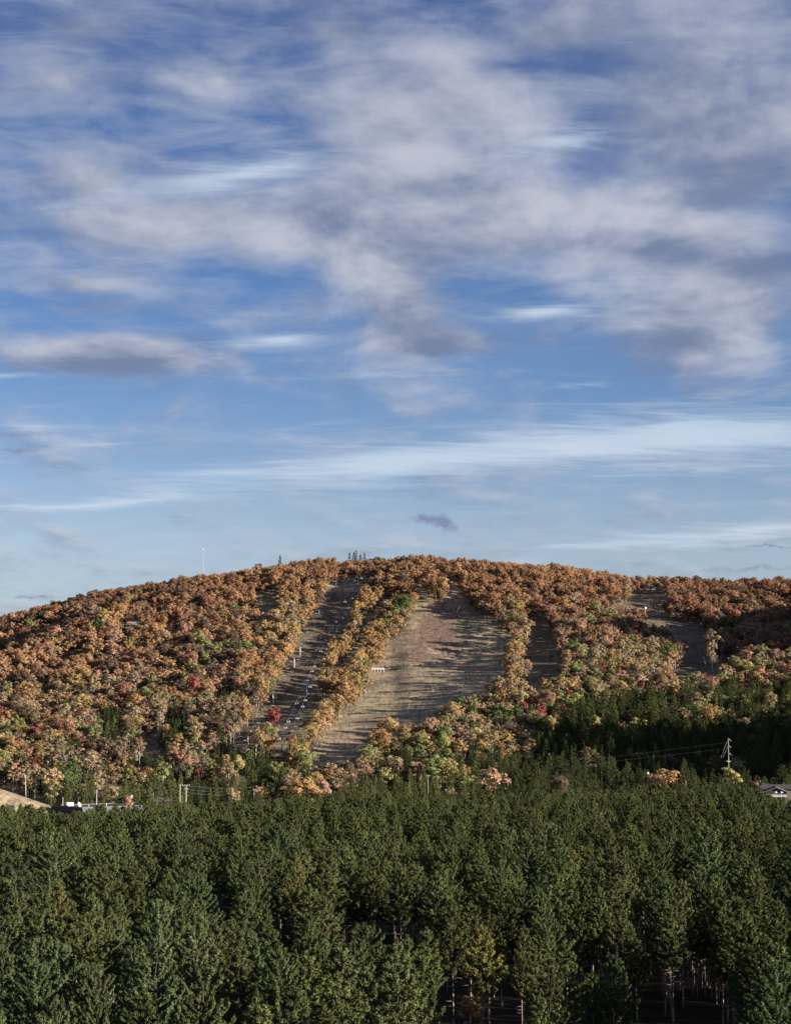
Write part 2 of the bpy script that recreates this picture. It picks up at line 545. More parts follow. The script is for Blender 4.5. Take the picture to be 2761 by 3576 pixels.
# cover of the ground: 1 = mown ski run grass, 0 = forest floor; second value = russet patches; third = fresh green grass
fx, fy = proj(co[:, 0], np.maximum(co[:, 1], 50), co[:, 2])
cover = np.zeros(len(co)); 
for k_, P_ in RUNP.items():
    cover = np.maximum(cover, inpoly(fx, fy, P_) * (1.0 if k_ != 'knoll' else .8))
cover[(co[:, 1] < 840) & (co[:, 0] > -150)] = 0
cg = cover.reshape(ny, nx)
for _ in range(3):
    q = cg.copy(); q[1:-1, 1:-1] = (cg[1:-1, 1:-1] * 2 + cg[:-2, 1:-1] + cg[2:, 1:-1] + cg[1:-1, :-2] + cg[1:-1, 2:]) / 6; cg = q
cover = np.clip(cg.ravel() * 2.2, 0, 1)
D = 1.63762
def blob2(cx, cy, rx, ry):
    return np.exp(-(((fx - cx) / rx) ** 2 + ((fy - cy) / ry) ** 2))
rus = np.zeros(len(co))
for b_ in [(1510, 2225, 110, 45, 1.2), (1540, 2160, 80, 35, 1), (1435, 2295, 110, 22, 1.0), (1390, 2375, 90, 30, 0.8), (1590, 2265, 60, 25, .6), (1240, 2575, 120, 25, .8),
           (1560, 2120, 60, 20, .5), (1330, 2530, 80, 16, .5), (1900, 2300, 80, 120, .5), (1180, 2640, 100, 20, .5)]:
    rus += b_[4] * blob2(*b_[:4])
grn = np.zeros(len(co))
for b_ in [(1600, 2190, 22, 40, 1.3), (1310, 2480, 80, 30, .6), (1420, 2390, 120, 30, .35), (930, 2100, 60, 60, 1.0), (1420, 2150, 30, 90, .5), (2300, 2150, 120, 40, .6),
           (1380, 2330, 50, 60, .4), (1120, 2280, 50, 40, .4), (2350, 2260, 120, 40, .5)]:
    grn += b_[4] * blob2(*b_[:4])
va = gm.attributes.new('cover', 'FLOAT_COLOR', 'POINT')
dk = np.zeros(len(co))  # mask for brown earth with shade darkened in; the sunlit lift top stays clear
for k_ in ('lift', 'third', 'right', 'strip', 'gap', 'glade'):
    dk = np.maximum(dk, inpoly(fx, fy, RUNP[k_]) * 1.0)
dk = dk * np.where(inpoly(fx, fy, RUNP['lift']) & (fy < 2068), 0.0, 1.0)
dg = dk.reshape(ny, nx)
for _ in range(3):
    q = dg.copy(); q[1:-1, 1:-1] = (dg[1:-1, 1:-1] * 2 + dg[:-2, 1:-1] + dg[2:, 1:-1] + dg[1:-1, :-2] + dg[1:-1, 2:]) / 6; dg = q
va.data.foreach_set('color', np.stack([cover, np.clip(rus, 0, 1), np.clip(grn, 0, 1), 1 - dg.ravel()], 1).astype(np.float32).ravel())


def ground_mat():
    m = bpy.data.materials.new("hill grass and forest floor"); m.use_nodes = True
    t = m.node_tree
    b = t.nodes['Principled BSDF']
    b.inputs['Roughness'].default_value = 0.95
    b.inputs['Specular IOR Level'].default_value = 0.1
    at = N(t, 'ShaderNodeAttribute', attribute_name='cover')
    sp = N(t, 'ShaderNodeSeparateColor'); LK(t, at.outputs['Color'], sp.inputs[0])
    tc = N(t, 'ShaderNodeTexCoord')
    P = tc.outputs['Object']
    mp = N(t, 'ShaderNodeMapping'); LK(t, P, mp.inputs[0]); mp.inputs['Scale'].default_value = (1, 0.07, 0.3)
    mp.inputs['Rotation'].default_value = (0, 0, math.radians(-4))
    ml = N(t, 'ShaderNodeMapping'); LK(t, P, ml.inputs[0]); ml.inputs['Scale'].default_value = (0.22, 1, 1)
    streak = NOISE(t, mp.outputs[0], 0.55, 4, 0.65)          # mowing lines down the slope
    cross = NOISE(t, ml.outputs[0], 0.16, 5, 0.6, 0.4)        # uneven ledges across it
    big = NOISE(t, P, 0.018, 4, 0.55, 0.5)
    mid = NOISE(t, P, 0.09, 6, 0.65, 0.4)
    fine = NOISE(t, P, 0.9, 5, 0.7)
    g = MIXC(t, MR(t, mid, 0.35, 0.65), (0.370, 0.288, 0.185), (0.240, 0.200, 0.118))
    g = MIXC(t, MR(t, big, 0.42, 0.66, 0, 0.55), g, (0.210, 0.150, 0.112))
    rs = M(t, 'ADD', sp.outputs[1], M(t, 'MULTIPLY', M(t, 'SUBTRACT', mid, 0.5), 1.6))
    g = MIXC(t, MR(t, rs, 0.35, 0.75, 0, 0.85), g, (0.150, 0.084, 0.070))
    gr = M(t, 'ADD', sp.outputs[2], M(t, 'MULTIPLY', M(t, 'SUBTRACT', fine, 0.5), 1.2))
    g = MIXC(t, MR(t, gr, 0.35, 0.85, 0, 0.7), g, (0.120, 0.150, 0.070))
    g = MIXC(t, MR(t, streak, 0.46, 0.64, 0, 0.6), g, (0.055, 0.044, 0.032))
    g = MIXC(t, MR(t, cross, 0.52, 0.66, 0, 0.7), g, (0.060, 0.050, 0.032))
    g = MIXC(t, MR(t, fine, 0.52, 0.68, 0, 0.6), g, (0.38, 0.32, 0.24))
    clod = NOISE(t, P, 0.33, 6, 0.7, 0.6)
    g = MIXC(t, MR(t, clod, 0.50, 0.66, 0, 0.55), g, (0.085, 0.066, 0.046))
    g = MIXC(t, MR(t, clod, 0.50, 0.36, 0, 0.45), g, (0.420, 0.350, 0.250))
    shaded_earth = M(t, 'SUBTRACT', 1.0, at.outputs['Alpha'])          # brown earth and straw, darkened with painted-in shade, on lift line and outer runs
    g = MIXC(t, M(t, 'MULTIPLY', shaded_earth, MR(t, mid, 0.30, 0.62, 0.9, 0.45)), g, (0.056, 0.043, 0.034))
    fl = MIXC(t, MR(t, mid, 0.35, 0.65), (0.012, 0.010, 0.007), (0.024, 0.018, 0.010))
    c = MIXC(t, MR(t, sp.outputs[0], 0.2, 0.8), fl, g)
    LK(t, c, b.inputs['Base Color'])
    bp = N(t, 'ShaderNodeBump'); bp.inputs['Strength'].default_value = 0.9; bp.inputs['Distance'].default_value = 0.6
    LK(t, M(t, 'ADD', M(t, 'MULTIPLY', cross, 1.2), M(t, 'MULTIPLY', fine, 0.35)), bp.inputs['Height'])
    LK(t, bp.outputs[0], b.inputs['Normal'])
    return m


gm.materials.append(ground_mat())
ground = bpy.data.objects.new("ground", gm)
COL.objects.link(ground)
tag(ground, kind='structure')

# ------------------------------------------------------------------ tree materials
def foliage_mat(name, trans=0.25, spread=0.28):
    m = bpy.data.materials.new(name); m.use_nodes = True
    t = m.node_tree; t.nodes.clear()
    at = N(t, 'ShaderNodeAttribute', attribute_name='tint', attribute_type='INSTANCER')
    sh = N(t, 'ShaderNodeAttribute', attribute_name='shade')
    f = MR(t, sh.outputs['Fac'], 0, 1, 1 - spread, 1 + spread, False)
    warm = N(t, 'ShaderNodeVectorMath', operation='MULTIPLY')
    LK(t, at.outputs['Vector'], warm.inputs[0]); warm.inputs[1].default_value = (1.10, 1.18, 1.0)
    hue = MIXC(t, sh.outputs['Fac'], at.outputs['Vector'], warm.outputs[0])
    v = N(t, 'ShaderNodeVectorMath', operation='SCALE')
    LK(t, hue, v.inputs[0]); LK(t, f, v.inputs['Scale'])
    d = N(t, 'ShaderNodeBsdfDiffuse'); LK(t, v.outputs[0], d.inputs[0])
    tr = N(t, 'ShaderNodeBsdfTranslucent'); LK(t, v.outputs[0], tr.inputs[0])
    mx = N(t, 'ShaderNodeMixShader'); mx.inputs[0].default_value = trans
    LK(t, d.outputs[0], mx.inputs[1]); LK(t, tr.outputs[0], mx.inputs[2])
    o = N(t, 'ShaderNodeOutputMaterial'); LK(t, mx.outputs[0], o.inputs[0])
    return m


M_LEAF = foliage_mat("autumn leaves", 0.28, 0.30)
M_NEEDLE = foliage_mat("evergreen needles", 0.06, 0.45)
M_BARK = mat("grey brown bark", (0.055, 0.043, 0.034), 0.9, var=0.4, scale=3.0)
M_PINEBARK = mat("pale scaly pine bark", (0.22, 0.175, 0.14), 0.9, var=0.6, scale=2.5)
M_BIRCH = mat("white birch bark", (0.36, 0.34, 0.30), 0.7, var=0.35, scale=2.0)
M_TWIG = mat("bare grey twigs", (0.14, 0.115, 0.10), 0.9, var=0.3, scale=2.0)


def quads_mesh(name, C, A, B, tri=False, shade=None, mats=None):
    """C centres, A and B half axes (n,3)"""
    n = len(C)
    if tri:
        V = np.stack([C - B, C + B, C + A], 1).reshape(-1, 3); k = 3
    else:
        V = np.stack([C - A - B * .6, C + A * .2 - B, C + A + B * .3, C - A * .2 + B], 1).reshape(-1, 3); k = 4
    me = bpy.data.meshes.new(name)
    me.vertices.add(len(V)); me.vertices.foreach_set('co', V.astype(np.float32).ravel())
    me.loops.add(len(V)); me.loops.foreach_set('vertex_index', np.arange(len(V), dtype=np.int32))
    me.polygons.add(n)
    me.polygons.foreach_set('loop_start', np.arange(0, n * k, k, dtype=np.int32))
    me.polygons.foreach_set('loop_total', np.full(n, k, dtype=np.int32))
    me.update()
    a = me.attributes.new('shade', 'FLOAT', 'POINT')
    a.data.foreach_set('value', np.repeat(shade, k).astype(np.float32))
    me.materials.append(mats)
    return me


def norm(v): return v / np.maximum(np.linalg.norm(v, axis=-1, keepdims=True), 1e-9)


def rvec(r, n): return norm(r.normal(size=(n, 3)))


def broad_crown(seed, h, R, base, nclump=44, leaf=0.30, per=52, loose=1.0, top=1.0):
    """rounded leafy crown made of clumps of small leaf faces"""
    r = np.random.default_rng(seed)
    cz = (h + base) / 2; hz = (h - base) / 2
    C, Nn, S = [], [], []
    for i in range(nclump):
        d = rvec(r, 1)[0]
        d[2] = abs(d[2]) * 1.0 if r.random() < 0.72 else d[2]
        rad = r.uniform(0.55, 1.0) if r.random() < .88 else r.uniform(.2, .55)
        lump = 1 + 0.26 * math.sin(3 * math.atan2(d[1], d[0]) + seed) + .12 * math.sin(5 * d[2] + seed)
        c = np.array([d[0] * R * rad * lump, d[1] * R * rad * lump, cz + d[2] * hz * rad * top])
        cr = r.uniform(0.15, 0.36) * R
        n = int(per * (cr / (0.3 * R)) ** 2)
        v = rvec(r, n)
        v[:, 2] = np.where(v[:, 2] < -0.35, -v[:, 2], v[:, 2])
        p = c + v * cr * np.array([1, 1, .78]) * r.uniform(0.72, 1.08, (n, 1)) * loose
        nn = norm(v + 0.45 * rvec(r, n) + 0.25 * norm(c - np.array([0, 0, cz])))
        C.append(p); Nn.append(nn)
        S.append(np.clip(0.5 + 0.35 * (r.random(n) - .5) * 2 + r.uniform(-.3, .3), 0, 1))
    C = np.concatenate(C); Nn = np.concatenate(Nn); S = np.concatenate(S)
    n = len(C)
    t = norm(np.cross(Nn, rvec(r, n))); b = np.cross(Nn, t)
    s = leaf * r.uniform(0.6, 1.3, (n, 1))
    return C, t * s, b * s, S


def limbs(seed, h, R, base, r0, mb, lean=0.0, n=7, mi=0, up=0.55):
    r = np.random.default_rng(seed + 77)
    top = Vector((lean * h * .6, 0, h * 0.9))
    mid = Vector((lean * h * .25 + r.uniform(-.2, .2), r.uniform(-.2, .2), base + .1 * h))
    mb.path([(0, 0, -0.6), mid, (mid + top) / 2 + Vector((.25, -.2, 0)), top], [r0, r0 * .72, r0 * .45, r0 * .12], 6, mi)
    for i in range(n):
        a = 2 * math.pi * i / n + r.uniform(-.4, .4)
        z = base + (h - base) * (0.02 + .5 * i / n)
        p0 = Vector((lean * z * .5, 0, z * .93))
        L = R * r.uniform(.6, .9)
        p1 = p0 + Vector((math.cos(a) * L * .5, math.sin(a) * L * .5, L * up * .6))
        p2 = p0 + Vector((math.cos(a) * L, math.sin(a) * L, L * up * 1.5))
        mb.path([p0, p1, p2], [r0 * .38, r0 * .22, r0 * .07], 4, mi)


def conifer(seed, h, R, base, prof, nbr, tufts, blades, blen, bw, rise, curl, droop=0.0, start=.35, fuzz=.75, per=6, narrow=.13):
    """tufts of needles along curved branches; prof(f) gives branch reach for height fraction f in the crown"""
    r = np.random.default_rng(seed)
    C, A, B, S = [], [], [], []
    br = []
    ga_ = 2.399963
    nwh = max(6, nbr // per)
    for i in range(nwh * per):
        f = (i // per + .18 * r.normal()) / nwh
        f = min(max(f, 0), .985)
        z = base + (h - base) * f
        az = (i % per) * 2 * math.pi / per + (i // per) * 2.4 + r.uniform(-.35, .35)
        if r.random() < .08: continue
        L = R * prof(f) * r.uniform(.68, 1.12)
        k = max(3, int(tufts * (0.35 + L / R)))
        s = start + (1 - start) * np.sqrt(r.random(k))
        s[0] = 1.0
        side = r.normal(size=k) * narrow * L * (1.1 - 0.6 * s)
        dx, dy = math.cos(az), math.sin(az)
        zz = z + rise * L * s + curl * L * s ** 2 - droop * L * np.sin(s * 3.0) * .5
        p = np.stack([dx * L * s - dy * side, dy * L * s + dx * side, zz + r.normal(size=k) * .10], 1)
        ax = norm(np.stack([dx + r.normal(size=k) * .25, dy + r.normal(size=k) * .25,
                            .25 + rise + 2.2 * curl * s + r.normal(size=k) * .2], 1))
        bright = np.clip(0.5 + r.normal() * .18 + r.normal(size=k) * .15, 0, 1)
        for j in range(blades):
            d = norm(ax + rvec(r, k) * fuzz)
            ln = blen * r.uniform(.7, 1.2, (k, 1))
            if j % 3 == 0:      # spiky outline
                sd = norm(np.cross(d, rvec(r, k))) * bw
                C.append(p); A.append(d * ln); B.append(sd)
            else:               # the rounded face of the tuft
                t1 = norm(np.cross(d, rvec(r, k))); t2 = np.cross(d, t1)
                C.append(p + d * ln * .40 - t1 * ln * .15); A.append((t1 * .6 + d * .5) * ln * .60); B.append(t2 * ln * .13)
            S.append(np.clip(bright + r.normal(size=k) * .12, 0, 1))
        br.append((z, az, L))
    # leader
    k = 10
    p = np.stack([np.zeros(k), np.zeros(k), np.linspace(h * .93, h * 1.0, k)], 1)
    for j in range(blades):
        d = norm(np.array([0, 0, .8]) + rvec(r, k) * .6)
        C.append(p); A.append(d * blen); B.append(norm(np.cross(d, rvec(r, k))) * bw); S.append(np.full(k, .6))
    return np.concatenate(C), np.concatenate(A), np.concatenate(B), np.concatenate(S), br


def trunk_mb(h, r0, br, rise, curl, crooked=0.15, seed=0, stubs=0, base=0, mi=0):
    r = np.random.default_rng(seed)
    mb = MB()
    pts = []; rr = []
    for k in range(6):
        f = k / 5
        pts.append(Vector((r.uniform(-1, 1) * crooked * f, r.uniform(-1, 1) * crooked * f, -0.6 + (h + .3) * f)))
        rr.append(r0 * (1 - .88 * f))
    for q_ in range(5):
        mb.tube(pts[q_], pts[q_ + 1], rr[q_], rr[q_ + 1], 7, 0 if pts[q_ + 1].z < base + .45 * (h - base) else 1)
    for (z, az, L) in br[::2]:
        s = .75
        p0 = (0, 0, z)
        p1 = (math.cos(az) * L * .45, math.sin(az) * L * .45, z + rise * L * .45 + curl * L * .2)
        p2 = (math.cos(az) * L * s, math.sin(az) * L * s, z + rise * L * s + curl * L * s * s)
        q = r0 * .22
        mb.path([p0, p1, p2], [q, q * .7, q * .3], 4, 1)
    for k in range(stubs):
        z = r.uniform(base * .45, base * 1.05); az = r.uniform(0, 6.28); L = r.uniform(.4, 1.9)
        mb.path([(0, 0, z), (math.cos(az) * L, math.sin(az) * L, z + r.uniform(-.2, .25))], [.03, .015], 4, mi)
    return mb


PROTO = []      # each: dict(kind, crown mesh, trunk mesh, h, R, base)


def proto(kind, crown, trunk, h, R, base):
    PROTO.append(dict(kind=kind, crown=crown, trunk=trunk, h=h, R=R, base=base))
    return len(PROTO) - 1


def bmesh_of(mb, name, m):
    me = bpy.data.meshes.new(name)
    me.from_pydata(mb.v, [], mb.f)
    for m_ in (m if isinstance(m, tuple) else (m,)): me.materials.append(m_)
    me.polygons.foreach_set('material_index', np.array(mb.m, dtype=np.int32))
    me.polygons.foreach_set('use_smooth', np.ones(len(me.polygons), dtype=bool)); me.update()
    return me


KIND = {}
# maples: dense rounded crowns
for s in range(6):
    h, R, b = [(14, 3.7, 3.4), (15.5, 3.4, 4.0), (12.5, 4.1, 3.0), (16, 4.3, 4.4), (11.5, 3.0, 2.4), (14.5, 3.2, 2.6)][s]
    C, A, B, S = broad_crown(100 + s, h, R, b, (58, 50, 62, 66, 40, 52)[s], .21, 60)
    mb = MB(); limbs(s, h, R, b, .22, mb)
    KIND.setdefault('maple_tree', []).append(proto('maple_tree', quads_mesh('crown', C, A, B, False, S, M_LEAF), bmesh_of(mb, 'trunk', M_BARK), h, R, b))
# birch and aspen: taller, looser, pale stems that show
for s in range(4):
    h, R, b = [(15, 3.0, 6.5), (16, 3.3, 7.0), (13.5, 2.6, 5.0), (14.5, 3.4, 6.0)][s]
    C, A, B, S = broad_crown(200 + s, h, R, b, 30, .22, 50, 1.1, 1.0)
    mb = MB(); limbs(s + 20, h, R, b, .17, mb, lean=(-.05, .06, 0.1, 0)[s], n=6, up=1.1)
    if s % 2: mb.path([(0, 0, 0), (.5, .3, h * .4), (1.3, .5, h * .8)], [.13, .09, .03], 5)
    KIND.setdefault('birch_tree', []).append(proto('birch_tree', quads_mesh('crown', C, A, B, False, S, M_LEAF), bmesh_of(mb, 'trunk', M_BIRCH), h, R, b))
# nearly bare trees: twigs and a few leaves
for s in range(2):
    h, R, b = [(13, 3.2, 4.0), (12, 3.6, 3.5)][s]
    r = np.random.default_rng(300 + s)
    mb = MB(); limbs(s + 40, h, R, b, .2, mb, n=9, up=1.3)
    Cc, Aa, Bb, Ss = broad_crown(310 + s, h, R * .95, b, 26, .10, 26, 1.1)
    C2, A2, B2, S2 = broad_crown(330 + s, h, R, b, 30, .30, 26, 1.1)
    dirs = norm(C2 - np.array([0, 0, b])); dirs[:, 2] += .5
    C2 = np.concatenate([Cc, C2]); A2 = np.concatenate([Aa, norm(dirs) * .75]); 
    B2 = np.concatenate([Bb, norm(np.cross(norm(dirs), rvec(r, len(dirs)))) * .035]); S2 = np.concatenate([Ss, S2])
    KIND.setdefault('bare_tree', []).append(proto('bare_tree', quads_mesh('crown', C2, A2, B2, False, S2, M_LEAF), bmesh_of(mb, 'trunk', M_TWIG), h, R, b))
# red pines of the plantation
pr_red = lambda f: (0.62 + 1.9 * f if f < .2 else 1.0) * (1 - max(0, f - .15) / .88) ** .85 + .05
for s in range(6):
    h, R, b = [(18, 2.9, 8.0), (19.5, 3.0, 9.2), (17, 2.7, 7.2), (19, 2.4, 8.0), (17.5, 3.3, 7.6), (20, 2.7, 9.9)][s]
    C, A, B, S, br = conifer(400 + s, h, R, b, pr_red, 66, 27, 16, .44, .047, .06, .46, fuzz=.66, per=6, narrow=.10, start=.22)
    mb = trunk_mb(h * .97, .145, br, .06, .46, .25, s, 16, b)
    KIND.setdefault('red_pine_tree', []).append(proto('red_pine_tree', quads_mesh('crown', C, A, B, True, S, M_NEEDLE), bmesh_of(mb, 'trunk', (M_PINEBARK, M_BARK)), h, R, b))
# white pines: long feathery plumes
pr_wh = lambda f: (1.0 - .08 * f) * (1 - f) ** .55 + .06
for s in range(3):
    h, R, b = [(20.5, 4.6, 6.0), (18.5, 4.2, 4.5), (21, 4.3, 8.0)][s]
    C, A, B, S, br = conifer(500 + s, h, R, b, pr_wh, 60, 56, 14, .50, .034, .14, .60, start=.16, fuzz=.42, per=5, narrow=.07)
    mb = trunk_mb(h * .97, .24, br, .14, .60, .3, s, 14, b)
    KIND.setdefault('white_pine_tree', []).append(proto('white_pine_tree', quads_mesh('crown', C, A, B, True, S, M_NEEDLE), bmesh_of(mb, 'trunk', (M_PINEBARK, M_BARK)), h, R, b))
# spruces: narrow cones
pr_sp = lambda f: (1 - f) ** .85 + .03
for s in range(4):
    h, R, b = [(13, 2.3, .8), (15, 2.7, 1.0), (11, 1.8, .6), (14, 2.0, .8)][s]
    C, A, B, S, br = conifer(600 + s, h, R, b, pr_sp, 84, 11, 8, .42, .06, -.08, .16, .12, start=.2)
    mb = trunk_mb(h * .97, .16, br, -.08, .16, .08, s)
    KIND.setdefault('spruce_tree', []).append(proto('spruce_tree', quads_mesh('crown', C, A, B, True, S, M_NEEDLE), bmesh_of(mb, 'trunk', (M_BARK, M_BARK)), h, R, b))
# low scrub of the open slopes
for s in range(3):
    h, R, b = [(1.3, .8, .1), (.9, .9, .05), (1.9, 1.0, .2)][s]
    C, A, B, S = broad_crown(700 + s, h, R, b, 9, .13, 22)
    mb = MB()
    for k in range(7): mb.tube((0, 0, -.2), (math.cos(k) * R * .6, math.sin(k) * R * .6, h * .8), .03, .01, 4)
    KIND.setdefault('bush', []).append(proto('bush', quads_mesh('foliage', C, A, B, False, S, M_LEAF), bmesh_of(mb, 'stems', M_TWIG), h, R, b))
GROUND_KINDS = list(KIND)

# ------------------------------------------------------------------ where every tree stands
COLS = dict(rust=(0.250, 0.132, 0.090), orange=(0.320, 0.182, 0.106), salmon=(0.310, 0.185, 0.140), gold=(0.300, 0.196, 0.100),
            tan=(0.250, 0.178, 0.120), yellow=(0.300, 0.250, 0.110), lime=(0.180, 0.182, 0.082), green=(0.075, 0.100, 0.042),
            red=(0.210, 0.058, 0.056), brown=(0.140, 0.096, 0.072), grey=(0.150, 0.122, 0.104),
            pine=(0.082, 0.092, 0.040), bluepine=(0.076, 0.092, 0.046), yellowpine=(0.115, 0.105, 0.042), spruce=(0.046, 0.058, 0.026),
            larch=(0.120, 0.124, 0.048))
CN = list(COLS)
CV = np.array([COLS[c] for c in CN])

KNOLL = np.array([(1140, 1560), (1200, 1535), (1290, 1500), (1400, 1480), (1500, 1468), (1720, 1462), (1720, 1720), (1110, 1720), (1100, 1640)]) * 1.63762


def mixfor(px, py):
    """probabilities of (kind, colour) by place on the hill, photo pixels of the crown"""
    x, y = px / 1.63762, py / 1.63762
    if inpoly(np.array([px]), np.array([py]), KNOLL)[0]:
        if y > 1560: return [('spruce_tree', 'spruce', .40), ('white_pine_tree', 'pine', .30), ('red_pine_tree', 'pine', .18), ('spruce_tree', 'larch', .05), ('maple_tree', 'brown', .07)]
        if x > 1480: return [('white_pine_tree', 'pine', .60), ('maple_tree', 'lime', .07), ('maple_tree', 'gold', .08), ('spruce_tree', 'larch', .15), ('maple_tree', 'tan', .10)]
        return [('white_pine_tree', 'pine', .55), ('red_pine_tree', 'pine', .28), ('spruce_tree', 'spruce', .09), ('maple_tree', 'yellow', .04), ('maple_tree', 'brown', .04)]
    for (qx, qy, qrx, qry) in ((244, 1560, 34, 42), (371, 1555, 36, 44), (486, 1485, 16, 36), (160, 1600, 40, 20), (90, 1690, 30, 30), (470, 1600, 40, 22), (330, 1640, 60, 22)):
        if ((x - qx) / qrx) ** 2 + ((y - qy) / qry) ** 2 < 1:
            return [('spruce_tree', 'spruce', .72), ('spruce_tree', 'larch', .08), ('maple_tree', 'brown', .1), ('maple_tree', 'tan', .1)]
    if y > 1668: return [('spruce_tree', 'spruce', .5), ('spruce_tree', 'larch', .22), ('white_pine_tree', 'pine', .12), ('maple_tree', 'tan', .06), ('maple_tree', 'gold', .05), ('bare_tree', 'grey', .05)]
    if y > 1598 and x > 420: return [('spruce_tree', 'spruce', .52), ('spruce_tree', 'larch', .18), ('maple_tree', 'gold', .12), ('maple_tree', 'lime', .1), ('birch_tree', 'tan', .12), ('maple_tree', 'brown', .08), ('bare_tree', 'grey', .05), ('maple_tree', 'salmon', .03)]
    if x > 1410:
        if y < 1330: return [('maple_tree', 'rust', .62), ('maple_tree', 'brown', .2), ('maple_tree', 'orange', .1), ('bare_tree', 'grey', .08)]
        if y < 1400: return [('maple_tree', 'brown', .35), ('maple_tree', 'rust', .25), ('birch_tree', 'tan', .2), ('maple_tree', 'green', .1), ('bare_tree', 'grey', .1)]
        return [('birch_tree', 'tan', .35), ('maple_tree', 'lime', .15), ('maple_tree', 'salmon', .2), ('maple_tree', 'gold', .15), ('maple_tree', 'red', .06), ('bare_tree', 'grey', .09)]
    if x > 1140 and y > 1255:
        if y < 1385: return [('maple_tree', 'salmon', .42), ('maple_tree', 'rust', .2), ('maple_tree', 'tan', .15), ('bare_tree', 'grey', .12), ('maple_tree', 'lime', .04), ('maple_tree', 'orange', .07)]
        return [('birch_tree', 'tan', .38), ('maple_tree', 'tan', .18), ('maple_tree', 'gold', .12), ('maple_tree', 'lime', .09), ('maple_tree', 'salmon', .08), ('maple_tree', 'red', .04), ('bare_tree', 'grey', .08), ('spruce_tree', 'spruce', .03)]
    if x > 760 and y > 1460: return [('maple_tree', 'lime', .22), ('maple_tree', 'gold', .2), ('maple_tree', 'yellow', .08), ('birch_tree', 'tan', .15), ('maple_tree', 'tan', .1), ('maple_tree', 'salmon', .08), ('maple_tree', 'green', .05), ('maple_tree', 'red', .04), ('bare_tree', 'grey', .08)]
    if y < 1300:
        if x < 470: return [('maple_tree', 'brown', .45), ('maple_tree', 'rust', .40), ('bare_tree', 'grey', .1), ('maple_tree', 'orange', .05)]  # surplus brown crowns paint in the self-shade of the upper left band
        return [('maple_tree', 'rust', .42), ('maple_tree', 'orange', .36), ('maple_tree', 'brown', .1), ('bare_tree', 'grey', .05), ('maple_tree', 'gold', .07)]
    if x > 560: return [('maple_tree', 'orange', .24), ('maple_tree', 'gold', .28), ('maple_tree', 'tan', .16), ('birch_tree', 'gold', .12), ('maple_tree', 'lime', .08), ('maple_tree', 'salmon', .08), ('bare_tree', 'grey', .05)]
    if y < 1455:
        g = .10 if x > 360 else .03
        return [('maple_tree', 'rust', .22), ('maple_tree', 'orange', .22), ('maple_tree', 'salmon', .15), ('birch_tree', 'gold', .06), ('maple_tree', 'brown', .12), ('maple_tree', 'lime', g), ('maple_tree', 'green', .03), ('bare_tree', 'grey', .08), ('maple_tree', 'gold', .08)]
    return [('maple_tree', 'tan', .16), ('maple_tree', 'brown', .12), ('birch_tree', 'tan', .16), ('maple_tree', 'gold', .12), ('maple_tree', 'rust', .08), ('birch_tree', 'lime', .06), ('maple_tree', 'lime', .08), ('maple_tree', 'red', .04), ('maple_tree', 'salmon', .06), ('spruce_tree', 'spruce', .14 if y > 1540 else .05), ('bare_tree', 'grey', .08)]


T = []      # x, y, z, proto, scale, rot, colour index, tone, own(bool)


def add_tree(x, y, kind, col, sc=None, own=False, var=None, tone=None, z=None):
    i = random.choice(KIND[kind]) if var is None else KIND[kind][var % len(KIND[kind])]
    T.append([x, y, float(H(x, y)) if z is None else z, i, sc if sc else random.uniform(.78, 1.15), random.uniform(0, 6.28), CN.index(col),
              tone if tone else random.uniform(.78, 1.22), own])


